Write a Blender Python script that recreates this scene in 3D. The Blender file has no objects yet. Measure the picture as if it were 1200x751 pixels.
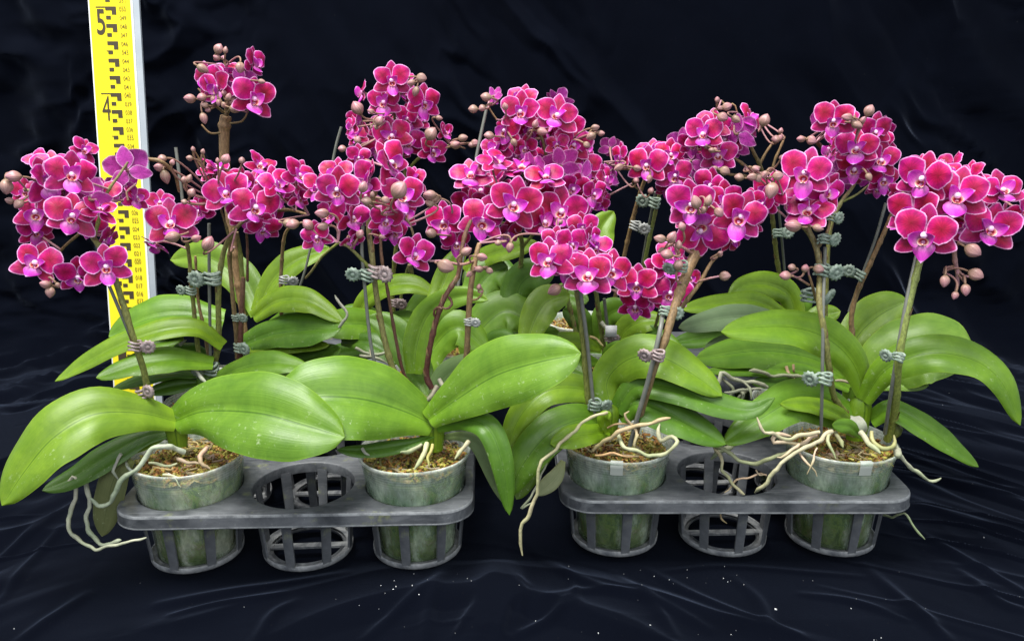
import bpy, bmesh, math, random
import numpy as np
from mathutils import Vector, Matrix, Quaternion, Euler
from mathutils.noise import noise as pnoise
random.seed(7); np.random.seed(7)
R = math.radians
SC = bpy.context.scene
COL = SC.collection
CM = 0.01
# ------------------------------------------------------------------ camera, world, lamps
CAM_H, PITCH, FPX = 39.5, R(15.6), 950.0
cam_d = bpy.data.cameras.new('camera'); cam = bpy.data.objects.new('camera', cam_d); COL.objects.link(cam)
cam.location = (0, 0, CAM_H*CM); cam.rotation_euler = (R(90)-PITCH, 0, 0)
cam_d.sensor_width = 36; cam_d.lens = FPX/1200*36; cam_d.clip_start = .01; cam_d.clip_end = 50
SC.camera = cam
W = bpy.data.worlds.new('World'); SC.world = W; W.use_nodes = True
bg = W.node_tree.nodes['Background']; bg.inputs[0].default_value = (.80, .88, 1.0, 1); bg.inputs[1].default_value = .74
def area(name, loc, target, sx, sy, power, col=(1, 1, 1)):
    l = bpy.data.lights.new(name, 'AREA'); l.shape = 'RECTANGLE'; l.size = sx; l.size_y = sy; l.energy = power; l.color = col
    o = bpy.data.objects.new(name, l); COL.objects.link(o); o.location = loc
    o.rotation_euler = (Vector(target)-Vector(loc)).to_track_quat('-Z', 'Y').to_euler(); return o
area('roof_light', (-.45, .30, 2.2), (0, .8, .1), 1.2, .9, 106, (1, .99, .95))
area('front_light', (.5, -1.3, 1.5), (0, .8, .2), 1.8, 1.0, 20, (.93, .97, 1))
SC.view_settings.view_transform = 'Standard'; SC.view_settings.look = 'None'; SC.view_settings.exposure = 0; SC.view_settings.gamma = 1
SC.render.engine = 'CYCLES'
SC.cycles.transparent_max_bounces = 12

# ------------------------------------------------------------------ pixel helpers (photo pixel + ground distance in cm -> place)
sp, cp = math.sin(PITCH), math.cos(PITCH)
def U(px, py, D):
    a = (px-600)/FPX; b = -(py-375.5)/FPX
    # ray = forward + a right + b up ; forward=(0,cp,-sp) up=(0,sp,cp)
    dy = cp + b*sp; dz = -sp + b*cp
    t = D/dy
    return Vector((a*t*CM, D*CM, (CAM_H + dz*t)*CM))
def ZD(D, z=20): return D*cp + (CAM_H-z)*sp
def onfloor(px, py):
    b = -(py-375.5)/FPX; dy = cp + b*sp; dz = -sp + b*cp; t = CAM_H/(-dz)
    return ((px-600)/FPX*t, dy*t)
# ------------------------------------------------------------------ object helpers
def tag(o, label=None, cat=None, group=None, kind=None):
    if label: o['label'] = label
    if cat: o['category'] = cat
    if group: o['group'] = group
    if kind: o['kind'] = kind
    return o
def empty(name, loc, rz=0):
    o = bpy.data.objects.new(name, None); COL.objects.link(o); o.location = loc; o.rotation_euler.z = rz; o.empty_display_size = .02
    return o
def rootloc(o):
    v = Vector((0, 0, 0))
    while o is not None: v += o.location; o = o.parent
    return v
class MB:
    def __init__(s): s.v = []; s.f = []; s.uv = []; s.mi = []; s.sm = True
    def quadgrid(s, P, closed=False, uvs=None, mi=0, flip=False):
        nu = len(P); nv = len(P[0]); b = len(s.v)
        for r in P: s.v.extend([tuple(p) for p in r])
        lim = nv if closed else nv-1
        for i in range(nu-1):
            for j in range(lim):
                j2 = (j+1) % nv
                q = [b+i*nv+j, b+(i+1)*nv+j, b+(i+1)*nv+j2, b+i*nv+j2]
                if uvs: w = [uvs[i][j], uvs[i+1][j], uvs[i+1][j2], uvs[i][j2]]
                else: w = [(i/(nu-1), j/lim), ((i+1)/(nu-1), j/lim), ((i+1)/(nu-1), (j+1)/lim), (i/(nu-1), (j+1)/lim)]
                if flip: q.reverse(); w.reverse()
                s.f.append(q); s.uv.append(w); s.mi.append(mi)
    def face(s, pts, mi=0, uv=None):
        b = len(s.v); s.v.extend([tuple(p) for p in pts]); s.f.append(list(range(b, b+len(pts))))
        s.uv.append(uv or [(0, 0)]*len(pts)); s.mi.append(mi)
    def box(s, c, h, rot=None, mi=0, taper=1):
        P = []
        for z in (-1, 1):
            k = taper if z > 0 else 1
            for x, y in ((-1, -1), (1, -1), (1, 1), (-1, 1)):
                p = Vector((x*h[0]*k, y*h[1]*k, z*h[2]))
                if rot: p = rot @ p
                P.append(p+Vector(c))
        b = len(s.v); s.v.extend([tuple(p) for p in P])
        for q in ((0, 3, 2, 1), (4, 5, 6, 7), (0, 1, 5, 4), (1, 2, 6, 5), (2, 3, 7, 6), (3, 0, 4, 7)):
            s.f.append([b+i for i in q]); s.uv.append([(0, 0), (1, 0), (1, 1), (0, 1)]); s.mi.append(mi)
    def tube(s, pts, rads, n=8, cap=True, mi=0, u0=0, u1=1):
        pts = [Vector(p) for p in pts]; N = len(pts)
        T = [(pts[min(i+1, N-1)]-pts[max(i-1, 0)]).normalized() for i in range(N)]
        a = T[0].orthogonal().normalized(); rings = []; uvs = []
        for i in range(N):
            a = (a - T[i]*a.dot(T[i])).normalized(); b = T[i].cross(a); r = rads[i] if hasattr(rads, '__len__') else rads
            rings.append([pts[i]+(a*math.cos(2*math.pi*k/n)+b*math.sin(2*math.pi*k/n))*r for k in range(n)])
            uvs.append([(u0+(u1-u0)*i/(N-1), k/n) for k in range(n)])
        s.quadgrid(rings, closed=True, uvs=uvs, mi=mi, flip=True)
        if cap:
            s.face(list(rings[0]), mi, uvs[0]); s.face(list(reversed(rings[-1])), mi, uvs[-1])
    def lathe(s, prof, n=40, c=(0, 0, 0), mi=0):
        P = [[(c[0]+r*math.cos(2*math.pi*k/n), c[1]+r*math.sin(2*math.pi*k/n), c[2]+z) for k in range(n)] for r, z in prof]
        s.quadgrid(P, closed=True, mi=mi, flip=True)
    def mesh(s, name, mats, off=None):
        me = bpy.data.meshes.new(name)
        v = np.array(s.v, dtype=np.float32).reshape(-1, 3)
        if off is not None: v = v - np.array(off, dtype=np.float32)
        me.from_pydata(v.tolist(), [], s.f)
        uv = me.uv_layers.new(name='UVMap')
        uv.data.foreach_set('uv', np.array([c for f in s.uv for w in f for c in w], dtype=np.float32))
        for m in (mats if isinstance(mats, (list, tuple)) else [mats]): me.materials.append(m)
        me.polygons.foreach_set('material_index', s.mi)
        me.polygons.foreach_set('use_smooth', [s.sm]*len(s.f)); me.update()
        return me
    def build(s, name, mats, parent=None, at=None):
        """vertices are world coordinates; origin is put at their centre (or at)"""
        o0 = Vector(at) if at is not None else Vector(np.array(s.v, dtype=np.float32).reshape(-1, 3).mean(axis=0).tolist())
        o = bpy.data.objects.new(name, s.mesh(name, mats, o0)); COL.objects.link(o)
        o.location = o0
        if parent is not None: o.parent = parent; o.location = o0-rootloc(parent)
        return o
def inst(name, me, parent, loc=(0, 0, 0), rot=None, sc=None):
    o = bpy.data.objects.new(name, me); COL.objects.link(o); o.parent = parent; o.location = loc
    if rot is not None: o.rotation_euler = rot
    if sc is not None: o.scale = sc if hasattr(sc, '__len__') else (sc, sc, sc)
    return o
def catmull(P, n):
    """n samples along a Catmull-Rom through P (tuples of any length)"""
    P = [np.array(p, float) for p in P]
    if len(P) == 2: return [P[0]+(P[1]-P[0])*t for t in np.linspace(0, 1, n)]
    Q = [2*P[0]-P[1]]+P+[2*P[-1]-P[-2]]
    seg = len(P)-1; out = []
    L = [np.linalg.norm((P[i+1]-P[i])[:2])+1e-6 for i in range(seg)]; cum = np.concatenate([[0], np.cumsum(L)])
    for t in np.linspace(0, cum[-1], n):
        i = min(seg-1, int(np.searchsorted(cum, t, side='right')-1)); u = (t-cum[i])/L[i]
        a, b, c, d = Q[i], Q[i+1], Q[i+2], Q[i+3]
        out.append(.5*((2*b)+(c-a)*u+(2*a-5*b+4*c-d)*u*u+(-a+3*b-3*c+d)*u**3))
    return out
# ------------------------------------------------------------------ material helpers
class NT:
    def __init__(s, name):
        s.m = bpy.data.materials.new(name); s.m.use_nodes = True; s.t = s.m.node_tree; s.n = s.t.nodes; s.n.clear()
        s.out = s.n.new('ShaderNodeOutputMaterial')
    def new(s, typ, **kw):
        n = s.n.new(typ)
        for k, v in kw.items():
            if k.startswith('_'): setattr(n, k[1:], v)
            else: s.set(n, k, v)
        return n
    def set(s, n, k, v):
        k = k.replace('_', ' ') if isinstance(k, str) and k not in n.inputs else k
        i = n.inputs[int(k[1:])] if isinstance(k, str) and k[0] == 'i' and k[1:].isdigit() else n.inputs[k]
        if isinstance(v, bpy.types.NodeSocket): s.t.links.new(v, i)
        elif isinstance(v, tuple) and len(v) == 3 and i.type == 'RGBA': i.default_value = (*v, 1)
        else: i.default_value = v
    def ramp(s, fac, stops, interp='LINEAR'):
        n = s.n.new('ShaderNodeValToRGB'); e = n.color_ramp.elements; n.color_ramp.interpolation = interp
        while len(e) < len(stops): e.new(.5)
        for i, (p, c) in enumerate(stops):
            e[i].position = p; e[i].color = (*c, 1) if hasattr(c, '__len__') else (c, c, c, 1)
        s.t.links.new(fac, n.inputs[0]); return n.outputs[0]
    def noise(s, scale, detail=3, vec=None, rough=.55, dist=0):
        n = s.n.new('ShaderNodeTexNoise'); n.inputs['Scale'].default_value = scale; n.inputs['Detail'].default_value = detail
        n.inputs['Roughness'].default_value = rough; n.inputs['Distortion'].default_value = dist
        if vec is not None: s.t.links.new(vec, n.inputs['Vector'])
        return n.outputs[0]
    def vec(s, kind='Object', scale=(1, 1, 1)):
        t = s.n.new('ShaderNodeTexCoord'); m = s.n.new('ShaderNodeMapping'); s.t.links.new(t.outputs[kind], m.inputs[0])
        m.inputs['Scale'].default_value = scale; return m.outputs[0]
    def sep(s, v):
        n = s.n.new('ShaderNodeSeparateXYZ'); s.t.links.new(v, n.inputs[0]); return n.outputs
    def math(s, op, a, b=0.0, c=None, clamp=False):
        n = s.n.new('ShaderNodeMath'); n.operation = op; n.use_clamp = clamp
        for i, v in enumerate([a, b] + ([c] if c is not None else [])):
            if isinstance(v, bpy.types.NodeSocket): s.t.links.new(v, n.inputs[i])
            else: n.inputs[i].default_value = v
        return n.outputs[0]
    def mix(s, fac, a, b, mode='MIX'):
        n = s.n.new('ShaderNodeMix'); n.data_type = 'RGBA'; n.blend_type = mode
        for i, v in ((0, fac), (6, a), (7, b)):
            if isinstance(v, bpy.types.NodeSocket): s.t.links.new(v, n.inputs[i])
            elif i == 0: n.inputs[0].default_value = v
            else: n.inputs[i].default_value = (*v, 1)
        return n.outputs[2]
    def bump(s, h, strength=.3, dist=.001):
        n = s.n.new('ShaderNodeBump'); n.inputs['Strength'].default_value = strength; n.inputs['Distance'].default_value = dist
        s.t.links.new(h, n.inputs['Height']); return n.outputs[0]
    def pbr(s, color, rough=.5, normal=None, spec=.5, **kw):
        n = s.n.new('ShaderNodeBsdfPrincipled'); s.set(n, 'Base Color', color); s.set(n, 'Roughness', rough); s.set(n, 'Specular IOR Level', spec)
        if normal is not None: s.set(n, 'Normal', normal)
        for k, v in kw.items(): s.set(n, k.replace('_', ' '), v)
        return n.outputs[0]
    def mixs(s, fac, a, b):
        n = s.n.new('ShaderNodeMixShader')
        if isinstance(fac, bpy.types.NodeSocket): s.t.links.new(fac, n.inputs[0])
        else: n.inputs[0].default_value = fac
        s.t.links.new(a, n.inputs[1]); s.t.links.new(b, n.inputs[2]); return n.outputs[0]
    def translucent(s, col):
        n = s.n.new('ShaderNodeBsdfTranslucent'); s.set(n, 'Color', col); return n.outputs[0]
    def end(s, sh): s.t.links.new(sh, s.out.inputs[0]); return s.m

def hsv_var(n, col, hv=.02, vv=.3):
    oi = n.new('ShaderNodeObjectInfo').outputs['Random']
    h = n.new('ShaderNodeHueSaturation'); n.set(h, 'Color', col)
    n.set(h, 'Hue', n.math('MULTIPLY_ADD', oi, hv*2, .5-hv)); r2 = n.math('FRACT', n.math('MULTIPLY', oi, 17.3))
    n.set(h, 'Value', n.math('MULTIPLY_ADD', r2, vv, 1-vv/2)); return h.outputs[0]

def m_petal(name, c0, c1, c2, edge, margin=.90, trans=.2):
    n = NT(name); uv = n.sep(n.vec('UV')); r = uv[0]; th = uv[1]; blo = n.noise(180, 3, n.vec('Object', (.02, .02, .02)))
    tv = n.vec('UV', (2.2, 26, 1)); st = n.noise(1.0, 3, tv)
    jit = n.math('MULTIPLY_ADD', n.noise(1, 2, n.vec('UV', (.5, 14, 1))), .06, -.03)
    rr = n.math('ADD', r, jit)
    col = n.ramp(rr, [(0, c0), (.45, c1), (margin-.07, c2), (margin, edge), (1, edge)])
    dark = n.ramp(st, [(.35, (.72, .62, .70)), (.62, (1.08, 1.05, 1.05))])
    col = n.mix(1, col, dark, 'MULTIPLY'); col = hsv_var(n, col, .012, .22)
    b = n.bump(st, .35, .0006)
    s = n.pbr(col, .48, b, .35, Sheen_Weight=.06, Sheen_Roughness=.4)
    return n.end(n.mixs(trans, s, n.translucent(col)))
M = {}
M['petal'] = m_petal('petal_crimson', (.27, .001, .034), (.50, .003, .100), (.62, .008, .25), (.88, .46, .78), .962)
M['petal_back'] = m_petal('petal_lilac_back', (.56, .05, .42), (.60, .06, .45), (.64, .10, .50), (.82, .45, .72), .95)
M['sepal'] = m_petal('sepal_crimson', (.28, .003, .045), (.46, .004, .095), (.55, .012, .21), (.84, .42, .70), .945)
M['lip'] = m_petal('lip_magenta', (.84, .44, .70), (.70, .07, .56), (.70, .03, .60), (.86, .48, .84), .91, .3)
def m_throat():
    n = NT('lip_throat'); uv = n.sep(n.vec('UV')); st = n.noise(1, 2, n.vec('UV', (6, 10, 1)))
    col = n.ramp(n.math('MULTIPLY_ADD', st, .25, uv[0]), [(.2, (.20, .0, .012)), (.6, (.36, .0, .03)), (.85, (.75, .35, .25)), (1, (.8, .62, .55))])
    return n.end(n.pbr(col, .4))
M['throat'] = m_throat()
n = NT('column_pink'); M['column'] = n.end(n.pbr(hsv_var(n, n.mix(n.noise(300), (.80, .46, .70), (.86, .68, .80)), .01, .1), .35, Subsurface_Weight=.2, Subsurface_Radius=(.003, .001, .002)))
def m_bud():
    n = NT('bud_skin'); v = n.vec('UV', (1.5, 22, 1)); st = n.noise(1, 3, v); uv = n.sep(n.vec('UV'))
    a = n.ramp(uv[0], [(0, (.20, .16, .08)), (.22, (.33, .20, .16)), (.6, (.41, .21, .22)), (1, (.43, .20, .25))])
    col = n.mix(1, a, n.ramp(st, [(.38, (.74, .62, .64)), (.60, (1.18, 1.15, 1.12))]), 'MULTIPLY')
    oi = n.new('ShaderNodeObjectInfo').outputs['Random']
    col = n.mix(n.math('MULTIPLY', oi, .55), col, (.25, .19, .12))
    return n.end(n.pbr(col, .42, n.bump(st, .3, .0006), .4, Subsurface_Weight=.08, Subsurface_Radius=(.003, .001, .001)))
M['bud'] = m_bud()
def m_stem(name, lo, mid, hi):
    n = NT(name); uv = n.sep(n.vec('UV')); ns = n.noise(90, 4, n.vec('Object', (1, 1, .3)))
    u = n.math('MULTIPLY_ADD', ns, .5, n.math('SUBTRACT', uv[0], .25))
    col = n.ramp(u, [(.05, lo), (.5, mid), (.95, hi)])
    sp2 = n.ramp(n.noise(700, 2, n.vec('Object', (1, 1, .4))), [(.4, .7), (.62, 1.15)])
    col = n.mix(1, col, sp2, 'MULTIPLY')
    return n.end(n.pbr(col, .5, n.bump(ns, .4, .0006), .4))
M['stem'] = m_stem('spike_olive', (.21, .24, .05), (.21, .20, .06), (.22, .155, .075))
M['stem_tan'] = m_stem('spike_tan', (.17, .12, .055), (.25, .155, .07), (.30, .18, .09))
M['stem_green'] = m_stem('spike_green', (.23, .27, .05), (.20, .24, .06), (.22, .17, .08))
M['stem_red'] = m_stem('spike_dark_red', (.09, .03, .022), (.13, .055, .035), (.17, .09, .05))
M['pedicel'] = m_stem('pedicel_mauve', (.26, .15, .09), (.38, .19, .17), (.45, .22, .26))
def m_leaf(name, deep, light, under=False):
    n = NT(name); uv = n.sep(n.vec('UV')); u, v = uv[0], uv[1]
    oi = n.new('ShaderNodeObjectInfo')
    veins = n.noise(1, 3, n.vec('UV', (1.6, 46, 1)), .6)
    blot = n.noise(34, 6, n.vec('Object'), .7, .5)
    col = n.mix(n.ramp(blot, [(.28, 0.1), (.74, .9)]), deep, light)
    col = n.mix(.34, col, n.ramp(veins, [(.36, (.70, .72, .6)), (.62, (1.12, 1.1, 1.15))]), 'MULTIPLY')
    ad = n.math('ABSOLUTE', n.math('SUBTRACT', v, .5))
    rib = n.ramp(ad, [(0, (.48, .56, .42)), (.007, (.66, .72, .58)), (.014, (1.12, 1.10, 1.12)), (.05, (1.0, 1.0, 1.0))])
    col = n.mix(1, col, rib, 'MULTIPLY')
    base = n.ramp(u, [(0, (1.35, 1.30, 1.1)), (.22, (1, 1, 1)), (.93, (1, 1, 1)), (1, (1.15, 1.08, .9))])
    col = n.mix(1, col, base, 'MULTIPLY')
    margin = n.ramp(ad, [(.484, (1, 1, 1)), (.494, (1.5, 1.35, 1.3))])
    col = n.mix(1, col, margin, 'MULTIPLY')
    col = n.mix(1, col, oi.outputs['Color'], 'MULTIPLY')
    # dusty white flecks and water marks
    fl = n.noise(260, 3, n.vec('Object', (1, 1, 1)), .7); patch = n.noise(14, 2, n.vec('Object'))
    fm = n.math('MULTIPLY', n.ramp(fl, [(.60, 0.0), (.72, 1.0)]), n.ramp(patch, [(.48, 0.0), (.66, .5)]))
    col = n.mix(fm, col, (.50, .58, .36))
    b = n.bump(n.math('ADD', veins, n.math('MULTIPLY', fl, .3)), .28, .0008)
    rg = n.math('MULTIPLY_ADD', n.noise(30, 3, n.vec('Object')), .24, .26 if not under else .5)
    s = n.pbr(col, rg, b, .38)
    return n.end(n.mixs(.16, s, n.translucent(n.mix(1, col, (1.3, 1.5, .7), 'MULTIPLY'))))
M['leaf'] = m_leaf('leaf_upper', (.070, .165, .010), (.175, .320, .026))
M['leaf_under'] = m_leaf('leaf_underside', (.10, .17, .045), (.15, .23, .07), True)
n = NT('root_velamen'); ns = n.noise(120, 4, n.vec('Object')); g = n.noise(25, 2, n.vec('Object'))
oc = n.new('ShaderNodeObjectInfo').outputs['Color']
col = n.mix(n.ramp(g, [(.42, 0.0), (.62, .75)]), (.44, .42, .35), (.27, .31, .20)); col = n.mix(1, col, n.ramp(ns, [(.3, .72), (.7, 1.15)]), 'MULTIPLY')
col = n.mix(1, col, oc, 'MULTIPLY')
M['root'] = n.end(n.pbr(col, .55, n.bump(ns, .7, .0015)))
n = NT('stake_wire'); ns = n.noise(200, 3, n.vec('Object')); M['stake'] = n.end(n.pbr(n.mix(ns, (.09, .10, .085), (.20, .20, .17)), .45))
def m_clip(nm, a, b):
    n = NT(nm); ns = n.noise(350, 4, n.vec('Object')); return n.end(n.pbr(n.mix(n.ramp(ns, [(.35, 0.0), (.68, 1.0)]), a, b), .45, n.bump(ns, .2, .0005)))
M['clip_green'] = m_clip('clip_plastic_green', (.14, .20, .145), (.33, .39, .32))
M['clip_mauve'] = m_clip('clip_plastic_mauve', (.20, .14, .13), (.42, .34, .33))
M['clip_grey'] = m_clip('clip_plastic_grey', (.22, .23, .21), (.48, .48, .45))
# moss / bark chips
def m_moss():
    n = NT('moss_bark'); v = n.vec('Object'); a = n.noise(160, 4, v); b = n.noise(420, 3, v)
    col = n.ramp(a, [(.36, (.02, .014, .005)), (.45, (.12, .12, .015)), (.50, (.36, .32, .05)), (.56, (.34, .17, .05)), (.66, (.66, .52, .26))])
    col = n.mix(1, col, n.ramp(b, [(.3, .45), (.65, 1.25)]), 'MULTIPLY')
    return n.end(n.pbr(col, .85, n.bump(b, .8, .003)))
M['moss'] = m_moss()
def m_chip():
    n = NT('bark_chip'); oi = n.noise(110, 4, n.vec('Object'), .75); col = n.ramp(oi, [(.36, (.03, .016, .006)), (.44, (.22, .10, .03)), (.49, (.46, .20, .05)), (.53, (.20, .22, .025)), (.60, (.52, .46, .08)), (.70, (.66, .52, .34))])
    return n.end(n.pbr(col, .8))
M['chip'] = m_chip()
# pots
def m_pot(name, green, streakc, solid):
    n = NT(name); o = n.sep(n.vec('Object')); st = n.noise(1, 5, n.vec('Object', (55, 55, 22)), .65, .4); bl = n.noise(26, 4, n.vec('Object'), .6, .5)
    fine = n.noise(330, 3, n.vec('Object', (1, 1, .35)), .6)
    hz = n.math('MULTIPLY_ADD', bl, .024, n.math('SUBTRACT', o[2], .012))
    col = n.ramp(n.math('MULTIPLY', hz, 10), [(.10, (.14, .19, .09)), (.45, green), (.64, green), (.78, (.46, .52, .46)), (.90, (.74, .77, .72))])
    col = n.mix(n.ramp(st, [(.44, 0.0), (.66, .8)]), col, streakc)
    bl2 = n.noise(48, 5, n.vec('Object', (1, 1, .55)), .7, .8)
    col = n.mix(1, col, n.ramp(bl2, [(.34, (.62, .74, .60)), (.50, (1.05, 1.05, 1.05)), (.64, (1.5, 1.45, 1.4))]), 'MULTIPLY')
    col = n.mix(1, col, n.ramp(fine, [(.3, .72), (.7, 1.18)]), 'MULTIPLY')
    rings = n.ramp(n.math('FRACT', n.math('MULTIPLY', o[2], 420)), [(.40, .86), (.55, 1.12)])
    upper = n.ramp(n.math('MULTIPLY', o[2], 10), [(.72, 0.0), (.80, 1.0)])
    col = n.mix(upper, col, n.mix(1, col, rings, 'MULTIPLY'))
    s = n.pbr(col, .22, n.bump(fine, .25, .0006), .5)
    t = n.new('ShaderNodeBsdfTransparent', Color=(.94, .98, .93)).outputs[0]
    f = n.math('MULTIPLY_ADD', n.ramp(bl, [(.35, 0.0), (.65, 1.0)]), -.34, 1-solid+.17, clamp=True)
    return n.end(n.mixs(f, s, t))
M['pot'] = m_pot('pot_frosted_green', (.20, .30, .20), (.52, .62, .50), .46)
M['pot_clear'] = m_pot('pot_cloudy_clear', (.36, .44, .32), (.66, .70, .60), .40)
def m_ball():
    n = NT('root_ball'); v = n.vec('Object', (1, 1, .6)); a = n.noise(75, 6, v, .72, .9)
    col = n.ramp(a, [(.32, (.04, .06, .02)), (.44, (.15, .22, .05)), (.51, (.34, .44, .07)), (.58, (.36, .28, .12)), (.68, (.70, .68, .45))])
    return n.end(n.pbr(col, .7, n.bump(a, .6, .004)))
M['ball'] = m_ball()
n = NT('white_tag'); M['white'] = n.end(n.pbr(n.mix(n.noise(200), (.62, .62, .60), (.80, .80, .78)), .5))
n = NT('rim_tag_white'); M['tagw'] = n.end(n.pbr(n.mix(n.noise(300, 4), (.30, .34, .28), (.54, .55, .50)), .4))
# tray plastic
def m_tray(dust):
    n = NT('tray_plastic'); v = n.vec('Object'); a = n.noise(28, 5, v, .62, .5); s2 = n.noise(500, 3, v, .7); sc = n.noise(1, 4, n.vec('Object', (30, 260, 90)), .6, .8)
    g = n.new('ShaderNodeNewGeometry').outputs['Normal']
    up = n.sep(g)[2]
    col = n.mix(n.ramp(a, [(.35, 0.0), (.72, 1.0)]), (.040, .044, .050), (.140, .146, .155))
    col = n.mix(n.ramp(sc, [(.50, 0.0), (.72, .40)]), col, (.22, .23, .24))
    col = n.mix(n.math('MULTIPLY', n.ramp(s2, [(.62, 0.0), (.72, .55)]), n.ramp(a, [(.4, .2), (.7, 1.0)])), col, (.42, .42, .40))
    col = n.mix(n.math('MULTIPLY', n.ramp(n.noise(45, 4, v, .7), [(.60, 0.0), (.74, 1.0)]), dust), col, (.25, .27, .11))
    return n.end(n.pbr(col, n.math('MULTIPLY_ADD', a, .3, .34), n.bump(s2, .15, .0005), .5))
n = NT('tray_edge_highlight'); v = n.vec('Object'); M['tray_edge'] = n.end(n.pbr(n.mix(n.ramp(n.noise(70, 5, v, .7), [(.35, 0.0), (.6, 1.0)]), (.075, .08, .085), (.21, .22, .225)), .5))  # patchy lighter grey: the bevel's specular line painted into the rim colour
M['tray'] = m_tray(.25); M['tray_yellowed'] = m_tray(.75)
n = NT('ring_plastic'); v = n.vec('Object'); a = n.noise(60, 5, v, .65, .6); col = n.mix(n.ramp(a, [(.38, 0.0), (.66, 1.0)]), (.09, .095, .105), (.33, .335, .33)); M['ring'] = n.end(n.pbr(col, .55))
# cloth
def m_cloth():
    n = NT('black_velvet'); v = n.vec('Object'); a = n.noise(9, 4, v, .6); f = n.noise(900, 2, v, .7); l = n.noise(150, 2, v, .5)
    col = n.mix(a, (.0005, .0009, .0026), (.0020, .0030, .0068))
    lint = n.math('MULTIPLY', n.ramp(n.noise(700, 1, v, .4), [(.80, 0.0), (.86, 1.0)]), .12)
    col = n.mix(lint, col, (.4, .4, .42))
    s = n.new('ShaderNodeBsdfPrincipled'); n.set(s, 'Base Color', col); n.set(s, 'Roughness', .9); n.set(s, 'Specular IOR Level', .03)
    n.set(s, 'Sheen Weight', .19); n.set(s, 'Sheen Roughness', .34); n.set(s, 'Sheen Tint', (.58, .70, 1.0)); n.set(s, 'Normal', n.bump(f, .3, .0008))
    return n.end(s.outputs[0])
M['cloth'] = m_cloth()
n = NT('ruler_yellow'); M['yellow'] = n.end(n.pbr(n.mix(n.noise(8, 3, n.vec('Object')), (.86, .70, .008), (.90, .76, .015)), .35))
n = NT('ruler_white'); M['rwhite'] = n.end(n.pbr((.72, .73, .70), .4))
n = NT('ruler_grey'); M['rgrey'] = n.end(n.pbr(n.mix(n.noise(30, 3, n.vec('Object')), (.27, .31, .34), (.42, .45, .48)), .4))
n = NT('ruler_ink'); M['ink'] = n.end(n.pbr((.045, .030, .012), .6))
n = NT('ruler_fine_ink'); M['ink2'] = n.end(n.pbr((.13, .095, .01), .6))

# ------------------------------------------------------------------ cloth: floor running up into a wall
def vnoise(x, y, seed):
    xi = np.floor(x).astype(int); yi = np.floor(y).astype(int); xf = x-xi; yf = y-yi
    def h(a, b): 
        k = (a*374761393 + b*668265263 + seed*974711) & 0x7fffffff; k = ((k ^ (k >> 13))*1274126177) & 0x7fffffff
        return ((k ^ (k >> 16)) & 0xffff)/65535.
    sx = xf*xf*xf*(xf*(xf*6-15)+10); sy = yf*yf*yf*(yf*(yf*6-15)+10)
    return (h(xi, yi)*(1-sx)+h(xi+1, yi)*sx)*(1-sy)+(h(xi, yi+1)*(1-sx)+h(xi+1, yi+1)*sx)*sy
def fbm(x, y, seed, o=4):
    s = 0; a = .5
    for i in range(o): s = s+a*vnoise(x, y, seed+i*13); x = x*2.03+7.1; y = y*2.03+3.3; a *= .5
    return s
FD, AR = 114.0, 11.0
ARC = AR*math.pi/2
us = np.concatenate([np.linspace(-150, -64, 60, endpoint=False), np.linspace(-64, 64, 560), np.linspace(64, 150, 60)[1:]])
vs = np.concatenate([np.linspace(12, 36, 24, endpoint=False), np.linspace(36, 84, 330, endpoint=False), np.linspace(84, FD+ARC+62, 300)])
UU, VV = np.meshgrid(us, vs)
wx = fbm(UU*.035, VV*.035, 3)*16; wy = fbm(UU*.035+40, VV*.035+9, 5)*16
def ridged(x, y, seed, o=3): return 1-np.abs(2*fbm(x, y, seed, o)/(1-.5**o)-1)
floor_w = 1/(1+np.exp((VV-FD)/3.0)); wall_w = 1-floor_w
Hh = (fbm(UU*.03, VV*.03, 11)-.45)*1.6
slope = .55*np.tanh((UU+4)/14.)
acr = VV+slope*(UU+4)*.9
rg = ridged(acr*.11+wy*.035, UU*.016+wx*.012, 21, 1)
Hh += floor_w*(np.clip(rg-.70, 0, 1)**1.3)*5.0*np.clip((fbm(UU*.03+15, VV*.03, 95)-.30)*4, 0.15, 1)
rg2 = ridged(acr*.24+wx*.06, UU*.030-VV*.02+wy*.02, 31, 1)
Hh += floor_w*(np.clip(rg2-.84, 0, 1)**1.2)*3.6*np.clip((fbm(UU*.05+5, VV*.05, 91)-.40)*5, 0, 1)
# dense fine folds on the right of the plants where the sheet gathers
mr = floor_w/(1+np.exp(-(UU-34)/3.))/(1+np.exp(-(VV-66)/4.))
Hh += mr*(np.clip(ridged((UU+wx*.5)*.05, (VV+wy*.3)*.17+UU*.19, 41, 2)-.68, 0, 1))*2.4
ml = floor_w/(1+np.exp((UU+44)/3.))
Hh += ml*(np.clip(ridged((UU+wx*.5)*.12-VV*.09, (VV+wy*.3)*.06+UU*.02, 43)-.55, 0, 1))*2.6
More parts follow.
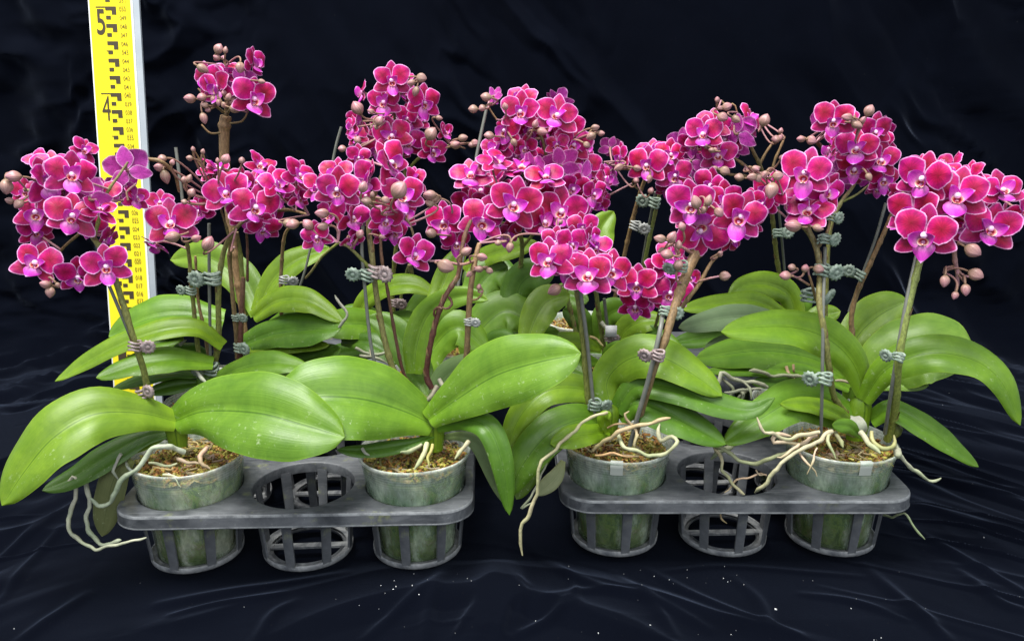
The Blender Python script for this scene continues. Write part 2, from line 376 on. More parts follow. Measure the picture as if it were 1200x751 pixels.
# wall: broad hanging folds leaning down to the right, plus crinkles
q = (UU*.80+(VV-FD)*.60)
rw = ridged((q+wx*.5)*.060, (VV*.8-UU*.6+wy)*.018, 51)
Hh += wall_w*(np.clip(rw-.55, 0, 1)**1.2)*4.4
rw2 = ridged((q+wy*.8)*.15, (VV*.8-UU*.6+wx)*.05, 61)
Hh += wall_w*(np.clip(rw2-.70, 0, 1))*4.2*np.clip((fbm(UU*.03, VV*.03+50, 71)-.42)*6, 0, 1)
def crease(pix, amp, wid):
    global Hh
    P = catmull([onfloor(*p) for p in pix], 26)
    lo = np.min(P, axis=0)-4*wid; hi = np.max(P, axis=0)+4*wid
    msk = (UU > lo[0]) & (UU < hi[0]) & (VV > lo[1]) & (VV < hi[1]); iy, ix = np.where(msk); x = UU[iy, ix]; y = VV[iy, ix]
    d = np.full(x.shape, 1e9); tt = np.zeros(x.shape)
    for i in range(len(P)-1):
        a, b = P[i], P[i+1]; ab = b-a; t = np.clip(((x-a[0])*ab[0]+(y-a[1])*ab[1])/(ab@ab+1e-9), 0, 1)
        dd = np.hypot(x-a[0]-t*ab[0], y-a[1]-t*ab[1]); m = dd < d; d = np.where(m, dd, d); tt = np.where(m, (i+t)/(len(P)-1), tt)
    Hh[iy, ix] += amp*np.exp(-(d/wid)**2)*np.sin(np.pi*np.clip(tt*.9+.05, 0, 1))**.5
for pix, amp, wid in [([(610, 622), (640, 650), (690, 680), (745, 697)], .55, .55), ([(676, 690), (655, 715), (600, 745)], .4, .45),
    ([(598, 655), (600, 690), (588, 725), (586, 751)], .6, .6), ([(582, 560), (583, 610), (580, 680), (560, 745)], 1.5, 1.6), ([(607, 660), (612, 700), (602, 735)], .35, .4),
    ([(520, 662), (505, 700), (500, 745)], .5, .6), ([(560, 705), (535, 742)], .3, .35), ([(594, 575), (606, 640)], .6, .6), ([(606, 675), (620, 686)], .25, .3),
    ([(0, 650), (40, 622), (85, 588)], .5, .45), ([(0, 700), (30, 660), (75, 615)], .35, .4), ([(185, 700), (260, 686), (330, 676), (405, 664)], .5, .55), ([(200, 714), (260, 700), (330, 690)], .35, .4), ([(430, 742), (470, 710), (515, 672)], .45, .5),
    ([(300, 745), (320, 715), (345, 700)], .35, .5), ([(760, 660), (810, 690), (870, 718), (935, 742)], .5, .5), ([(780, 662), (850, 656), (960, 664), (1010, 668)], .35, .4), ([(1010, 650), (1050, 690), (1110, 745)], .6, .6),
    ([(720, 665), (760, 700), (790, 745)], .4, .5), ([(1045, 600), (1110, 640), (1200, 690)], .5, .5), ([(1070, 590), (1140, 612), (1200, 625)], .45, .5), ([(1060, 535), (1130, 560), (1200, 575)], .5, .5), ([(1090, 500), (1150, 512), (1200, 522)], .4, .4),
    ([(1090, 470), (1200, 500)], .4, .4), ([(860, 670), (890, 700), (905, 745)], .35, .5), ([(940, 690), (1000, 700), (1060, 722)], .3, .4), ([(640, 700), (700, 690), (760, 700), (830, 735)], .35, .5), ([(100, 690), (60, 720), (20, 748)], .4, .5),
    ([(1120, 660), (1170, 700), (1200, 712)], .4, .5), ([(640, 640), (668, 672), (680, 715)], .25, .35)]:
    crease(pix, amp, wid)
wlft = wall_w/(1+np.exp((UU+40)/4.))
Hh += wlft*(np.clip(ridged((UU+wx)*.10, VV*.12+wy*.06, 47)-.6, 0, 1))*4.5
# calmer under the trays
calm = np.clip(1-np.maximum(np.abs(UU)-37, 0)/4, 0, 1)*np.clip((VV-55)/9, 0, 1)*np.clip((118-VV)/3, 0, 1)
Hh = Hh*(1-.9*calm)-.25*calm
Hh = np.minimum(Hh, .9+10*wall_w); 
X = UU.copy(); Y = np.zeros_like(VV); Z = np.zeros_like(VV)
fl = VV <= FD; ar = (VV > FD) & (VV <= FD+ARC); wl = VV > FD+ARC
th = (VV-FD)/AR
Y = np.where(fl, VV, np.where(ar, FD+(AR+Hh*-1)*np.sin(np.clip(th, 0, math.pi/2)), FD+AR-Hh))
Z = np.where(fl, Hh, np.where(ar, AR-(AR-Hh)*np.cos(np.clip(th, 0, math.pi/2)), AR+(VV-FD-ARC)))
Z = Z-.45
def npgrid(X, Y, Z, name, mat):
    ny, nx = X.shape; me = bpy.data.meshes.new(name)
    co = np.stack([X, Y, Z], -1).reshape(-1, 3)*CM
    idx = np.arange(nx*ny).reshape(ny, nx); q = np.stack([idx[:-1, :-1], idx[:-1, 1:], idx[1:, 1:], idx[1:, :-1]], -1).reshape(-1, 4)
    me.vertices.add(len(co)); me.vertices.foreach_set('co', co.astype(np.float32).ravel())
    me.loops.add(q.size); me.loops.foreach_set('vertex_index', q.astype(np.int32).ravel())
    me.polygons.add(len(q)); me.polygons.foreach_set('loop_start', np.arange(0, q.size, 4, dtype=np.int32)); me.polygons.foreach_set('loop_total', np.full(len(q), 4, dtype=np.int32))
    me.polygons.foreach_set('use_smooth', np.ones(len(q), dtype=bool)); me.update(calc_edges=True); me.materials.append(mat)
    o = bpy.data.objects.new(name, me); COL.objects.link(o); return o
cl = npgrid(X, Y, Z, 'backdrop_cloth', M['cloth'])
tag(cl, 'dark navy black velvet sheet spread under the trays and hung up behind them', 'cloth', kind='structure')
# white crumbs lying on the cloth
mb = MB(); mb.sm = False
rnd = random.Random(3)
spots = [onfloor(rnd.uniform(0, 1200), rnd.uniform(655, 748)) for _ in range(34)] + [onfloor(rnd.gauss(470, 40), rnd.uniform(668, 700)) for _ in range(16)] + [onfloor(rnd.uniform(660, 960), rnd.uniform(655, 690)) for _ in range(14)] + [onfloor(rnd.uniform(1065, 1195), rnd.uniform(380, 640)) for _ in range(10)]
for x, y in spots:
    i = np.argmin(abs(us-x)); j = np.argmin(abs(vs-y)); s = rnd.choice([.02, .025, .03, .04, .06]) if rnd.random() < .95 else .11
    rot = Euler((rnd.random()*3, rnd.random()*3, rnd.random()*3)).to_matrix()
    mb.box((x*CM, y*CM, (Z[j, i]+s*.4)*CM), (s*CM, s*CM*.6, s*CM*.45), rot, taper=.5)
o = mb.build('white_crumbs', M['white']); tag(o, 'tiny white crumbs of grit scattered over the dark cloth', 'crumbs', kind='stuff')
#--PART2--
# ------------------------------------------------------------------ measuring staff
def make_staff():
    a = R(8); D0 = 96.0; XL = -50.45
    root = empty('measuring_staff', (XL*CM, D0*CM, -.003))
    tag(root, 'yellow measuring staff with black marks and numbers, standing behind the leftmost orchid', 'measuring staff')
    root.rotation_euler.x = -a
    def part(name, mb, mats, par=root):
        o = bpy.data.objects.new(name, mb.mesh(name, mats)); COL.objects.link(o); o.parent = par; return o
    H = 66
    def bx(x0, x1, z0, z1, y0, y1):
        m = MB(); m.sm = False; m.box(((x0+x1)/2*CM, (y0+y1)/2*CM, (z0+z1)/2*CM), ((x1-x0)/2*CM, (y1-y0)/2*CM, (z1-z0)/2*CM)); return m
    part('white_edge', bx(0, .14, 0, H, 0, .45), M['rwhite'])
    face = part('yellow_face', bx(.14, 5.05, 0, H, .02, .45), M['yellow'])
    part('white_edge', bx(5.05, 5.28, 0, H, 0, .45), M['rwhite'])
    part('side_channel', bx(5.28, 6.02, 0, H, .10, .45), M['rgrey'])
    mk = MB(); mk.sm = False
    def rect(x0, x1, z0, z1): mk.face([(x0*CM, -.0003, z0*CM), (x1*CM, -.0003, z0*CM), (x1*CM, -.0003, z1*CM), (x0*CM, -.0003, z1*CM)])
    for h in range(2, 66, 2):
        t = h+.30
        rect(2.0, 3.3, t-.43, t); rect(2.76, 3.3, t-.93, t-.434); rect(2.05, 2.62, t-1.48, t-1.05)
        if h % 10 == 0: rect(.85, 1.996, t-.13, t)
    for h in range(5, 66, 10): rect(1.82, 2.046, h+.15, h+.24)
    part('graduation_marks', mk, M['ink'], face)
    def text(s, x, z, hgt, wid, mat, name, bold=0):
        c = bpy.data.curves.new(name, 'FONT'); c.body = s; c.size = 1; c.align_x = 'LEFT'; c.offset = bold
        o = bpy.data.objects.new(name, c); COL.objects.link(o); bpy.context.view_layer.update()
        me = bpy.data.meshes.new_from_object(o.evaluated_get(bpy.context.evaluated_depsgraph_get())); COL.objects.unlink(o); bpy.data.objects.remove(o)
        v = np.zeros(len(me.vertices)*3); me.vertices.foreach_get('co', v); v = v.reshape(-1, 3); lo = v.min(0); hi = v.max(0)
        X = x+(v[:, 0]-lo[0])/(hi[0]-lo[0])*wid; Zz = z+(v[:, 1]-lo[1])/(hi[1]-lo[1])*hgt
        return np.stack([X*CM, np.full(len(X), -.0004), Zz*CM], -1), [list(p.vertices) for p in me.polygons]
    def textpart(name, items, mat):
        V = []; F = []
        for it in items:
            v, f = text(*it[:5], mat, 't', it[5] if len(it) > 5 else 0); b = sum(len(x) for x in V); V.append(v); F += [[i+b for i in q] for q in f]
        me = bpy.data.meshes.new(name); me.from_pydata(np.concatenate(V).tolist(), [], F); me.materials.append(mat)
        o = bpy.data.objects.new(name, me); COL.objects.link(o); o.parent = face
    for k in range(1, 7): textpart('large_numeral', [(str(k), .88, k*10-2.95, 2.95, 1.02, .014 if k != 4 else -.004)], M['ink'])
    textpart('small_numerals', [('%03d' % k, 3.66, k-.28, .54, .80, .004) for k in range(1, 65)], M['ink2'])
    mk2 = MB(); mk2.sm = False
    for h in range(5, 66, 5): mk2.face([(3.66*CM, -.0004, (h+.34)*CM), (4.42*CM, -.0004, (h+.34)*CM), (4.42*CM, -.0004, (h+.38)*CM), (3.66*CM, -.0004, (h+.38)*CM)])
    part('numeral_overlines', mk2, M['ink2'], face)
make_staff()

# ------------------------------------------------------------------ carrying trays
PIT = 10.0; DECK_Z = 6.4; HW = 15.3; FRONT = 5.2; BACK = 45.2; CR = 2.6; HR = 4.38
def make_tray(name, loc, rz, label, mat, phase, HW, PITX):
    root = empty(name, (loc[0]*CM, loc[1]*CM, 0), R(rz)); tag(root, label, 'plant tray', 'carrying trays under the orchids')
    def outline_hit(cx, cy, ang, x0, x1, y0, y1):
        dx, dy = math.cos(ang), math.sin(ang); t = 1e9
        if dx > 1e-9: t = min(t, (x1-cx)/dx)
        if dx < -1e-9: t = min(t, (x0-cx)/dx)
        if dy > 1e-9: t = min(t, (y1-cy)/dy)
        if dy < -1e-9: t = min(t, (y0-cy)/dy)
        x, y = cx+dx*t, cy+dy*t
        for sx in (-1, 1):
            for sy, ye in ((-1, -FRONT), (1, BACK)):
                ccx, ccy = sx*(HW-CR), ye-sy*CR
                if (x-ccx)*sx > 0 and (y-ccy)*sy > 0:
                    ex, ey = cx-ccx, cy-ccy; b = ex*dx+ey*dy; c = ex*ex+ey*ey-CR*CR; disc = b*b-c
                    if disc > 0:
                        t2 = -b+math.sqrt(disc); x, y = cx+dx*t2, cy+dy*t2
        return x, y
    m = MB()
    cells = [(c, r) for r in range(5) for c in range(3)]
    for c, r in cells:
        cx, cy = (c-1)*PITX, r*PIT
        x0 = -HW if c == 0 else cx-PITX/2; x1 = HW if c == 2 else cx+PITX/2
        y0 = -FRONT if r == 0 else cy-PIT/2; y1 = BACK if r == 4 else cy+PIT/2
        A = sorted(set([round(2*math.pi*k/64, 6) for k in range(64)]+[round(math.atan2(yy-cy, xx-cx) % (2*math.pi), 6) for xx in (x0, x1) for yy in (y0, y1)]))
        ring = []
        for a in A:
            ox, oy = outline_hit(cx, cy, a, x0, x1, y0, y1); ca, sa = math.cos(a), math.sin(a)
            ring.append([(cx+ca*(HR+.04), cy+sa*(HR+.04), DECK_Z-1.0), (cx+ca*HR, cy+sa*HR, DECK_Z-.12), (cx+ca*(HR+.05), cy+sa*(HR+.05), DECK_Z-.02), (cx+ca*(HR+.16), cy+sa*(HR+.16), DECK_Z), (ox*.97+cx*.03, oy*.97+cy*.03, DECK_Z), (ox, oy, DECK_Z)])
        ring.append(ring[0])
        m.quadgrid([[Vector(p)*CM for p in q] for q in ring], flip=False)
    deck = inst('deck', m.mesh('deck', mat), root)
    # rim: rounded shoulder and skirt
    pts = []
    for (sx, sy, a0) in ((1, -1, -90), (1, 1, 0), (-1, 1, 90), (-1, -1, 180)):
        ccx = sx*(HW-CR); ccy = (-FRONT+CR) if sy < 0 else (BACK-CR)
        for k in range(9): a = R(a0+k*11.25); pts.append((ccx, ccy, math.cos(a), math.sin(a)))
    prof = [(0, 0), (.10, -.03), (.17, -.12), (.20, -.24), (.22, -1.06), (.27, -1.16), (.24, -1.20), (.12, -1.18), (.06, -.3), (-.2, -.2)]
    m = MB(); G = [[Vector((px+ca*(CR+o), py+sa*(CR+o), DECK_Z+z+.0005))*CM for o, z in prof] for px, py, ca, sa in pts+pts[:1]]
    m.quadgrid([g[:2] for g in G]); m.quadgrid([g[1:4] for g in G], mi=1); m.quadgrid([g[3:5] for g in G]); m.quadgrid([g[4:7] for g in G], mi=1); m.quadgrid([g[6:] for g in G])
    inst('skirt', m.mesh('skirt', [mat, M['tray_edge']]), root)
    # cage meshes shared between the cells
    rg = MB(); rg.lathe([(r*CM, z*CM) for r, z in ((3.05, .42), (3.05, .16), (3.55, .08), (3.88, .08), (3.96, .2), (3.98, .62), (3.90, .66), (3.84, .55), (3.8, .42), (3.35, .42))], 40)
    ring_me = rg.mesh('cage', M['ring'])
    cb = MB(); cb.sm = False; cb.box((0, 0, .28*CM), (3.5*CM, .36*CM, .10*CM)); cb_me = cb.mesh('crossbar', M['ring'])
    b = MB(); b.sm = False
    for k in range(5):
        t0, t1 = k/5, (k+1)/5
        def P(t, s, d): z = .5+(DECK_Z-.6-.5)*t; r = 3.88+.48*t+d; w = .38+.08*t; return Vector((s*w, -r, z))*CM
        for q in ([(t0, -1, .09), (t0, 1, .09), (t1, 1, .09), (t1, -1, .09)], [(t0, 1, -.09), (t0, -1, -.09), (t1, -1, -.09), (t1, 1, -.09)], [(t0, 1, .09), (t0, 1, -.09), (t1, 1, -.09), (t1, 1, .09)], [(t0, -1, -.09), (t0, -1, .09), (t1, -1, .09), (t1, -1, -.09)]):
            b.face([P(*p) for p in q])
    bar_me = b.mesh('bar', mat)
    for c, r in cells:
        cg = inst('cage', ring_me, root, ((c-1)*PITX*CM, r*PIT*CM, 0))
        for k in range(8): inst('bar', bar_me, cg, rot=(0, 0, R(phase+k*45)))
        inst('crossbar', cb_me, cg, rot=(0, 0, R(2 if c else -4)))
    def cell(c, r):
        x, y = (c-1)*PITX, r*PIT; a = R(rz); return (loc[0]+x*math.cos(a)-y*math.sin(a), loc[1]+x*math.sin(a)+y*math.cos(a))
    return cell
cell1 = make_tray('plant_tray', (-18.35, 65.0), 2.0, 'dusty black plastic tray with a yellowed rim edge, nearest the measuring staff', M['tray_yellowed'], -10, 14.75, 9.82)
cell2 = make_tray('plant_tray', (19.5, 67.3), 0.0, 'black plastic tray with pale roots dangling into its empty front cell', M['tray'], 7, 15.05, 10.0)

# ------------------------------------------------------------------ flower meshes
def blob_outline(kind, rnd):
    """right-pointing blade along +x from the origin: list of outline points and centre"""
    L, Wd, claw, peak, pw = kind; pts = []; N = 13
    j = [rnd.uniform(-.07, .07) for _ in range(6)]
    def w(t):
        s = math.sin(math.pi*t**peak)
        return Wd*(max(s, 0)**pw)*(1-claw*max(0, 1-t*4))
    T = [0, .03, .09, .18, .3, .42, .54, .66, .77, .86, .93, .98, 1]
    up = [(L*t, w(t)*(1+j[int(t*5.9)])) for t in T]; dn = [(L*t, -w(t)*(1+j[5-int(t*5.9)])) for t in reversed(T[1:-1])]
    return up+dn, (L*.52, 0)
RS = [0, .30, .58, .80, .90, .95, 1]
def blade_mesh(name, kind, rnd, mats, yfun, thick=.006, ruffle=.012):
    out, c = blob_outline(kind, rnd); n = len(out); m = MB(); ph = rnd.random()*6
    def sheet(dy, mi, flip):
        P = []; uv = []
        for r in RS:
            row = []; ur = []
            for k, (x, z) in enumerate(out):
                X = c[0]+(x-c[0])*r; Z = c[1]+(z-c[1])*r
                y = yfun(X/kind[0], Z/kind[1])*kind[0]+dy*(1-.7*r*r)+ruffle*r**3*(math.sin(ph+k*1.3)+1.3*math.sin(ph*2+k*.52))
                row.append((X, y, Z)); ur.append((r, k/n))
            P.append(row); uv.append(ur)
        m.quadgrid(P, closed=True, uvs=uv, mi=mi, flip=flip)
    sheet(-thick, 0, False); sheet(thick, 1, True)
    return m.mesh(name, mats)
rnd = random.Random(11)
PET = [blade_mesh('petal', (.52, .255+.012*rnd.uniform(-1, 1), .35, .86, .60), rnd, [M['petal'], M['petal_back']], lambda x, z, a=a: -.10*math.sin(math.pi*min(1, x*.9))+a*x*x+(.07+a)*z*z*x, ruffle=.017) for a in (.02, .07, .12, -.03, .16, .2, .05, -.06)]
DOR = [blade_mesh('dorsal_sepal', (.50, .175, .3, .80, .62), rnd, [M['sepal'], M['petal_back']], lambda x, z, a=a: a*x*x-.05*(1-z*z)*x, ruffle=.008) for a in (.05, .14, -.04)]
LAT = [blade_mesh('lateral_sepal', (.53, .175, .3, .80, .62), rnd, [M['sepal'], M['petal_back']], lambda x, z, a=a: a*x*x-.05*(1-z*z)*x, ruffle=.010) for a in (.04, .12, -.03)]
def lip_mesh(v):
    m = MB()
    def lobe(org, ax, side, L, Wd, pk, bow, mi=0, nu=8, nv=7, pw=.6, uvr=True, tipbend=0):
        org = Vector(org); ax = Vector(ax).normalized(); sd = Vector(side).normalized(); nr = ax.cross(sd)
        for sgn, fl in ((-1, False), (1, True)):
            P = []; uv = []
            for i in range(nu):
                t = i/(nu-1); w = Wd*max(0, math.sin(math.pi*t**pk))**pw+(.02 if i == 0 else 0); row = []; ur = []
                for j in range(nv):
                    s = 2*j/(nv-1)-1
                    p = org+ax*(L*t)+sd*(w*s)+nr*(bow*(s*s)*w/Wd+tipbend*t*t+sgn*.004)
                    row.append(p); ur.append((max(abs(s)**2*(.25+.75*t), t**1.3) if t > .0 else 0, s*.5+.5))
                P.append(row); uv.append(ur)
            m.quadgrid(P, uvs=uv, mi=mi, flip=fl)
    rv = random.Random(100+v); U_ = rv.uniform
    lobe((0, -.05, -.065), (U_(-.05, .05), -.22-U_(0, .25), -1), (1, U_(-.1, .1), 0), U_(.24, .37), U_(.11, .19), U_(.50, .85), -U_(.03, .07), pw=U_(.6, 1.0), tipbend=U_(.0, .13))        # tongue
    for s in (-1, 1):
        lobe((s*.035, -.03, -.085), (s*U_(.46, .80), -U_(.5, .85), U_(.35, .95)), (s*U_(.2, .6), -.50, -.80), U_(.22, .30), U_(.11, .15), U_(.60, .74), -s*U_(.03, .09), pw=U_(.5, .7), tipbend=-s*U_(.0, .08))  # side lobes
    # throat: small dark cup
    P = []; uv = []
    for i in range(5):
        t = i/4; P.append([((.012+.075*t)*math.cos(2*math.pi*q/12), -.045-.055*t, -.075+(.012+.062*t)*math.sin(2*math.pi*q/12)*.9) for q in range(12)]); uv.append([(t*.9, q/12) for q in range(12)])
    m.quadgrid(P, closed=True, uvs=uv, mi=1, flip=True); m.quadgrid([[(x, y+.006, z) for x, y, z in r] for r in P], closed=True, uvs=uv, mi=1)
    # callus
    m.lathe([(0.0, -.012), (.02, -.008), (.022, .006), (.0, .014)], 8, (0, -.115, -.115), 1)
    return m.mesh('lip', [M['lip'], M['throat']])
LIP = [lip_mesh(v) for v in range(9)]
def col_mesh():
    m = MB(); P = []
    for i in range(9):
        t = i/8; r = .050*math.sqrt(max(0, 1-(2*t-1)**2))*(1+.25*(t-.5))+.0008
        P.append([(r*math.cos(2*math.pi*q/12), -.02-.115*t, .012-.03*(t-.3)**2+r*.95*math.sin(2*math.pi*q/12)) for q in range(12)])
    m.quadgrid(P, closed=True, flip=True); return m.mesh('column', M['column'])
COLM = col_mesh()
def bud_mesh(v):
    m = MB(); P = []; n = 18
    for i in range(13):
        t = i/12; r = (.33+.03*v)*math.sin(math.pi*t**(.82+.08*v))**.72 if 0 < i < 12 else .004
        P.append([((r*(1-.19*abs(math.cos(1.5*a+v))**10))*math.cos(a)*(1+.06*math.cos(a)), r*(1-.19*abs(math.cos(1.5*a+v))**10)*math.sin(a), t) for a in [2*math.pi*k/n for k in range(n)]])
    m.quadgrid(P, closed=True, flip=True); return m.mesh('bud', M['bud'])
BUD = [bud_mesh(v) for v in range(3)]

# ------------------------------------------------------------------ orchid builders
K = {'A': (0, 160, 3.95), 'B': (160, 160, 4.42), 'C': (340, 70, 4.42), 'D': (340, 160, 4.42), 'E': (500, 90, 3.757), 'F': (590, 220, 4.417), 'G': (700, 110, 3.955),
     'H': (1020, 170, 4.172), 'R': (880, 160, 3.75), 'Q': (760, 90, 3.75), 'T': (0, 0, 3.527), 'S': (320, 200, 3.75), 'L': (0, 320, 3.527), 'P': (580, 360, 3.75), 'N': (320, 360, 3.75),
     'V': (60, 480, 3.75), 'Y': (840, 480, 3.75), 'X': (600, 500, 3.75), 'J': (820, 330, 3.157), 'W': (580, 220, 3.75), '0': (0, 0, 1)}
def cc(k, x, y): a, b, s = K[k]; return a+x/s, b+y/s
prnd = random.Random(23)
PL = []
class Plant:
    def __init__(s, pos, label, potkind='pot', pot=True, mossh=8.3, tagz=None):
        s.x, s.d = pos; s.root = empty('potted_orchid', (s.x*CM, s.d*CM, .4*CM)); tag(s.root, label, 'orchid', 'orchids standing in the two trays')
        PL.append(s); s.rach = []; s.pot = None
        base = Vector((s.x*CM, s.d*CM, .4*CM))
        m = MB(); prof = [(0.02, .15), (3.0, .12), (3.2, 0), (3.32, .08), (3.4, .5), (3.72, 4.7), (3.80, 5.1), (4.2, 5.45), (4.28, 5.7), (4.74, 8.85), (4.90, 8.92), (4.95, 9.05), (4.95, 9.2), (4.86, 9.27), (4.76, 9.2), (4.66, 8.9), (4.2, 5.9)]
        jr = [prnd.uniform(-.04, .04) for _ in range(3)]
        P = []
        for r, z in prof:
            P.append([(base.x+(r+jr[0]*math.cos(2*a+jr[1]*40)*z/6)*math.cos(a)*CM, base.y+(r+jr[0]*math.cos(2*a+jr[1]*40)*z/6)*math.sin(a)*CM, base.z+(z+(.05*math.sin(3*a+jr[2]*60) if z > 8 else 0))*CM) for a in [2*math.pi*k/56 for k in range(56)]])
        m.quadgrid(P, closed=True, flip=True); s.pot = m.build('pot', M[potkind], s.root, at=base)
        m = MB(); m.lathe([(0.01*CM, .3*CM), (3.1*CM, .3*CM), (3.55*CM, 4.6*CM), (4.05*CM, 5.7*CM), (4.45*CM, (mossh-.5)*CM), (3.6*CM, (mossh-.35)*CM), (.01*CM, (mossh-.3)*CM)], 36, base)
        m.build('root_ball', M['ball'], s.root, at=base)
        m = MB(); rings = []
        for i in range(15):
            r = 4.5*i/14; rings.append([(base.x+r*math.cos(a)*CM, base.y+r*math.sin(a)*CM, base.z+(mossh-.15+.55*(pnoise(Vector((r*math.cos(a)*.9+s.x, r*math.sin(a)*.9, 1)))+.5*pnoise(Vector((r*math.cos(a)*2.3+s.x, r*math.sin(a)*2.3, 5))))-.0*r)*CM) for a in [2*math.pi*k/40 for k in range(40)]])
        m.quadgrid(rings, closed=True, flip=True); tag(m.build('moss', M['moss'], s.root), kind='stuff')
        m = MB(); m.sm = False
        for _ in range(520):
            a = prnd.random()*6.283; r = 4.35*math.sqrt(prnd.random()); sc = prnd.choice((.08, .12, .16, .24, .40))
            rot = Euler((prnd.uniform(-.7, .7), prnd.uniform(-.7, .7), prnd.random()*6)).to_matrix()
            m.box((base.x+r*math.cos(a)*CM, base.y+r*math.sin(a)*CM, base.z+(mossh+prnd.uniform(-.1, .45))*CM), (sc*CM, sc*CM*prnd.uniform(.15, .5), sc*CM*.22), rot, taper=prnd.uniform(.4, 1))
        tag(m.build('bark_chips', M['chip'], s.root), kind='stuff')
        for _ in range(16):      # thin roots lying on the moss
            a = prnd.random()*6.283; r0 = prnd.uniform(.3, 2.2); da = prnd.uniform(-.9, .9); zz = mossh+prnd.uniform(.15, .5)
            C = []
            for t in range(9):
                rr = r0+(4.3-r0)*t/8; aa = a+da*t/8+.25*math.sin(t*1.7+a)
                C.append(base+Vector((rr*math.cos(aa), rr*math.sin(aa), zz+.25*math.sin(t*.8+a)-.05*t))*CM)
            m = MB(); th = prnd.uniform(.05, .16); m.tube(C, [th*CM*(1-.4*t/8) for t in range(9)], 6); o = m.build('rootlet', M['root'], s.root); k = prnd.uniform(.5, 1.15); o.color = (k*1.1, k*prnd.uniform(.75, 1), k*prnd.uniform(.4, .8), 1)
        if tagz is not None:
            m = MB(); rr = 4.97; a0 = R(tagz)
            m.quadgrid([[(base.x+(rr-(1-t)*.15)*math.cos(a0+u)*CM, base.y+(rr-(1-t)*.15)*math.sin(a0+u)*CM, base.z+(8.05+1.25*t)*CM) for t in (0, .5, 1)]+[(base.x+(rr-.35)*math.cos(a0+u)*CM, base.y+(rr-.35)*math.sin(a0+u)*CM, base.z+9.32*CM)] for u in np.linspace(-.11, .11, 5)], flip=True)
            m.build('rim_tag', M['tagw'], s.pot)
        # crown stub the leaves spring from
        s.base = base
    def spike(s, pts, r0, r1, mat='stem', nodes=3.0, rachis=True, k='0', name='flower_spike', jit=.0):
        P3 = [U(*cc(k, p[0], p[1]), p[2]) for p in pts]
        Ln = sum((P3[i+1]-P3[i]).length for i in range(len(P3)-1))/CM; n = max(6, int(Ln/.3))
        C = [Vector(p.tolist()) for p in catmull([tuple(p) for p in P3], n)]
        rr = []; acc = 0; ph = prnd.random()*nodes
        for i, c in enumerate(C):
            if i: acc += (C[i]-C[i-1]).length/CM
            r = r0+(r1-r0)*i/(n-1); q = ((acc+ph) % nodes) if nodes else 9; q = min(q, nodes-q) if nodes else 9
            rr.append(r*(1+.28*math.exp(-(q/.22)**2))*CM*(.85 if i == n-1 else 1))
        m = MB(); m.tube(C, rr, 10); o = m.build(name, M[mat], s.root)
        if nodes and name == 'flower_spike' and r0 > .2:      # papery bract at each node
            acc = 0
            for i in range(2, n-1):
                acc += (C[i]-C[i-1]).length/CM
                q = (acc+ph) % nodes
                if q < .31 and prnd.random() < .8:
                    t = (C[i+1]-C[i-1]).normalized(); sd = Vector((prnd.choice((-1, 1)), -.5, 0)); sd = (sd-t*sd.dot(t)).normalized(); w = t.cross(sd)
                    b = MB(); rad = rr[i]
                    b.quadgrid([[C[i]+t*(u*.75*CM)+(sd*math.cos(v)+w*math.sin(v))*rad*(1.08+.12*u) for v in np.linspace(-1.2*(1-u*.85), 1.2*(1-u*.85), 5).tolist()] for u in (0, .35, .7, 1)])
                    b.build('bract', M['stem_tan'], o)
        if rachis: s.rach += C
        return o
    def near(s, p):
        if not s.rach: return None
        q = min(s.rach, key=lambda c: (c-p).length); return q
    def clip(s, px, py, D, kind='green', side=1, tilt=0, sc=1.0, face=0.0):
        c = U(px, py, D); m = MB(); q = sc*CM; rot = Euler((R(prnd.uniform(-12, 12)), R(tilt+prnd.uniform(-8, 8)), R(prnd.uniform(-25, 25)))).to_matrix()
        L = lambda x, y, z: c+rot @ Vector((x*q, y*q, z*q))
        for dz in (-.38, -.02, .34):
            m.tube([L(.60*math.cos(a)*(1 if abs(dz) < .2 else .92), .50*math.sin(a), dz+.08*math.sin(a*2+dz)) for a in np.linspace(R(200), R(520), 14)], .125*q, 6)
            m.tube([L(side*.5, -.28, dz), L(side*1.0, -.30, dz*.55)], .12*q, 6)
        cx = side*prnd.uniform(.95, 1.2)
        for ring, (rr, dy) in enumerate(((0, -.55), (.3, -.52), (.42, -.62), (.66, -.56), (.74, -.34), (.6, -.2), (0.0, -.18))):
            pass
        ks = prnd.uniform(.92, 1.08); prof = [(r*ks, y) for r, y in ((.001, -.60), (.18, -.60), (.24, -.46), (.34, -.58), (.60, -.54), (.70, -.38), (.60, -.22), (.001, -.2))]; N = 24
        fr = Euler((R(8+face*.3), 0, R(face*side))).to_matrix()
        P = [[c+rot @ (Vector((cx*q, 0, 0))+fr @ Vector(((r*(1+(.10 if k2 % 2 else -.10)*(r > .3)))*math.cos(2*math.pi*k2/N)*q, (dy-(.05 if (k2 % 2 and r > .25) else 0))*q, (r*(1+(.10 if k2 % 2 else -.10)*(r > .3)))*math.sin(2*math.pi*k2/N)*q))) for k2 in range(N)] for r, dy in prof]
        m.quadgrid(P, closed=True); m.build('clip', M['clip_'+kind], s.root)
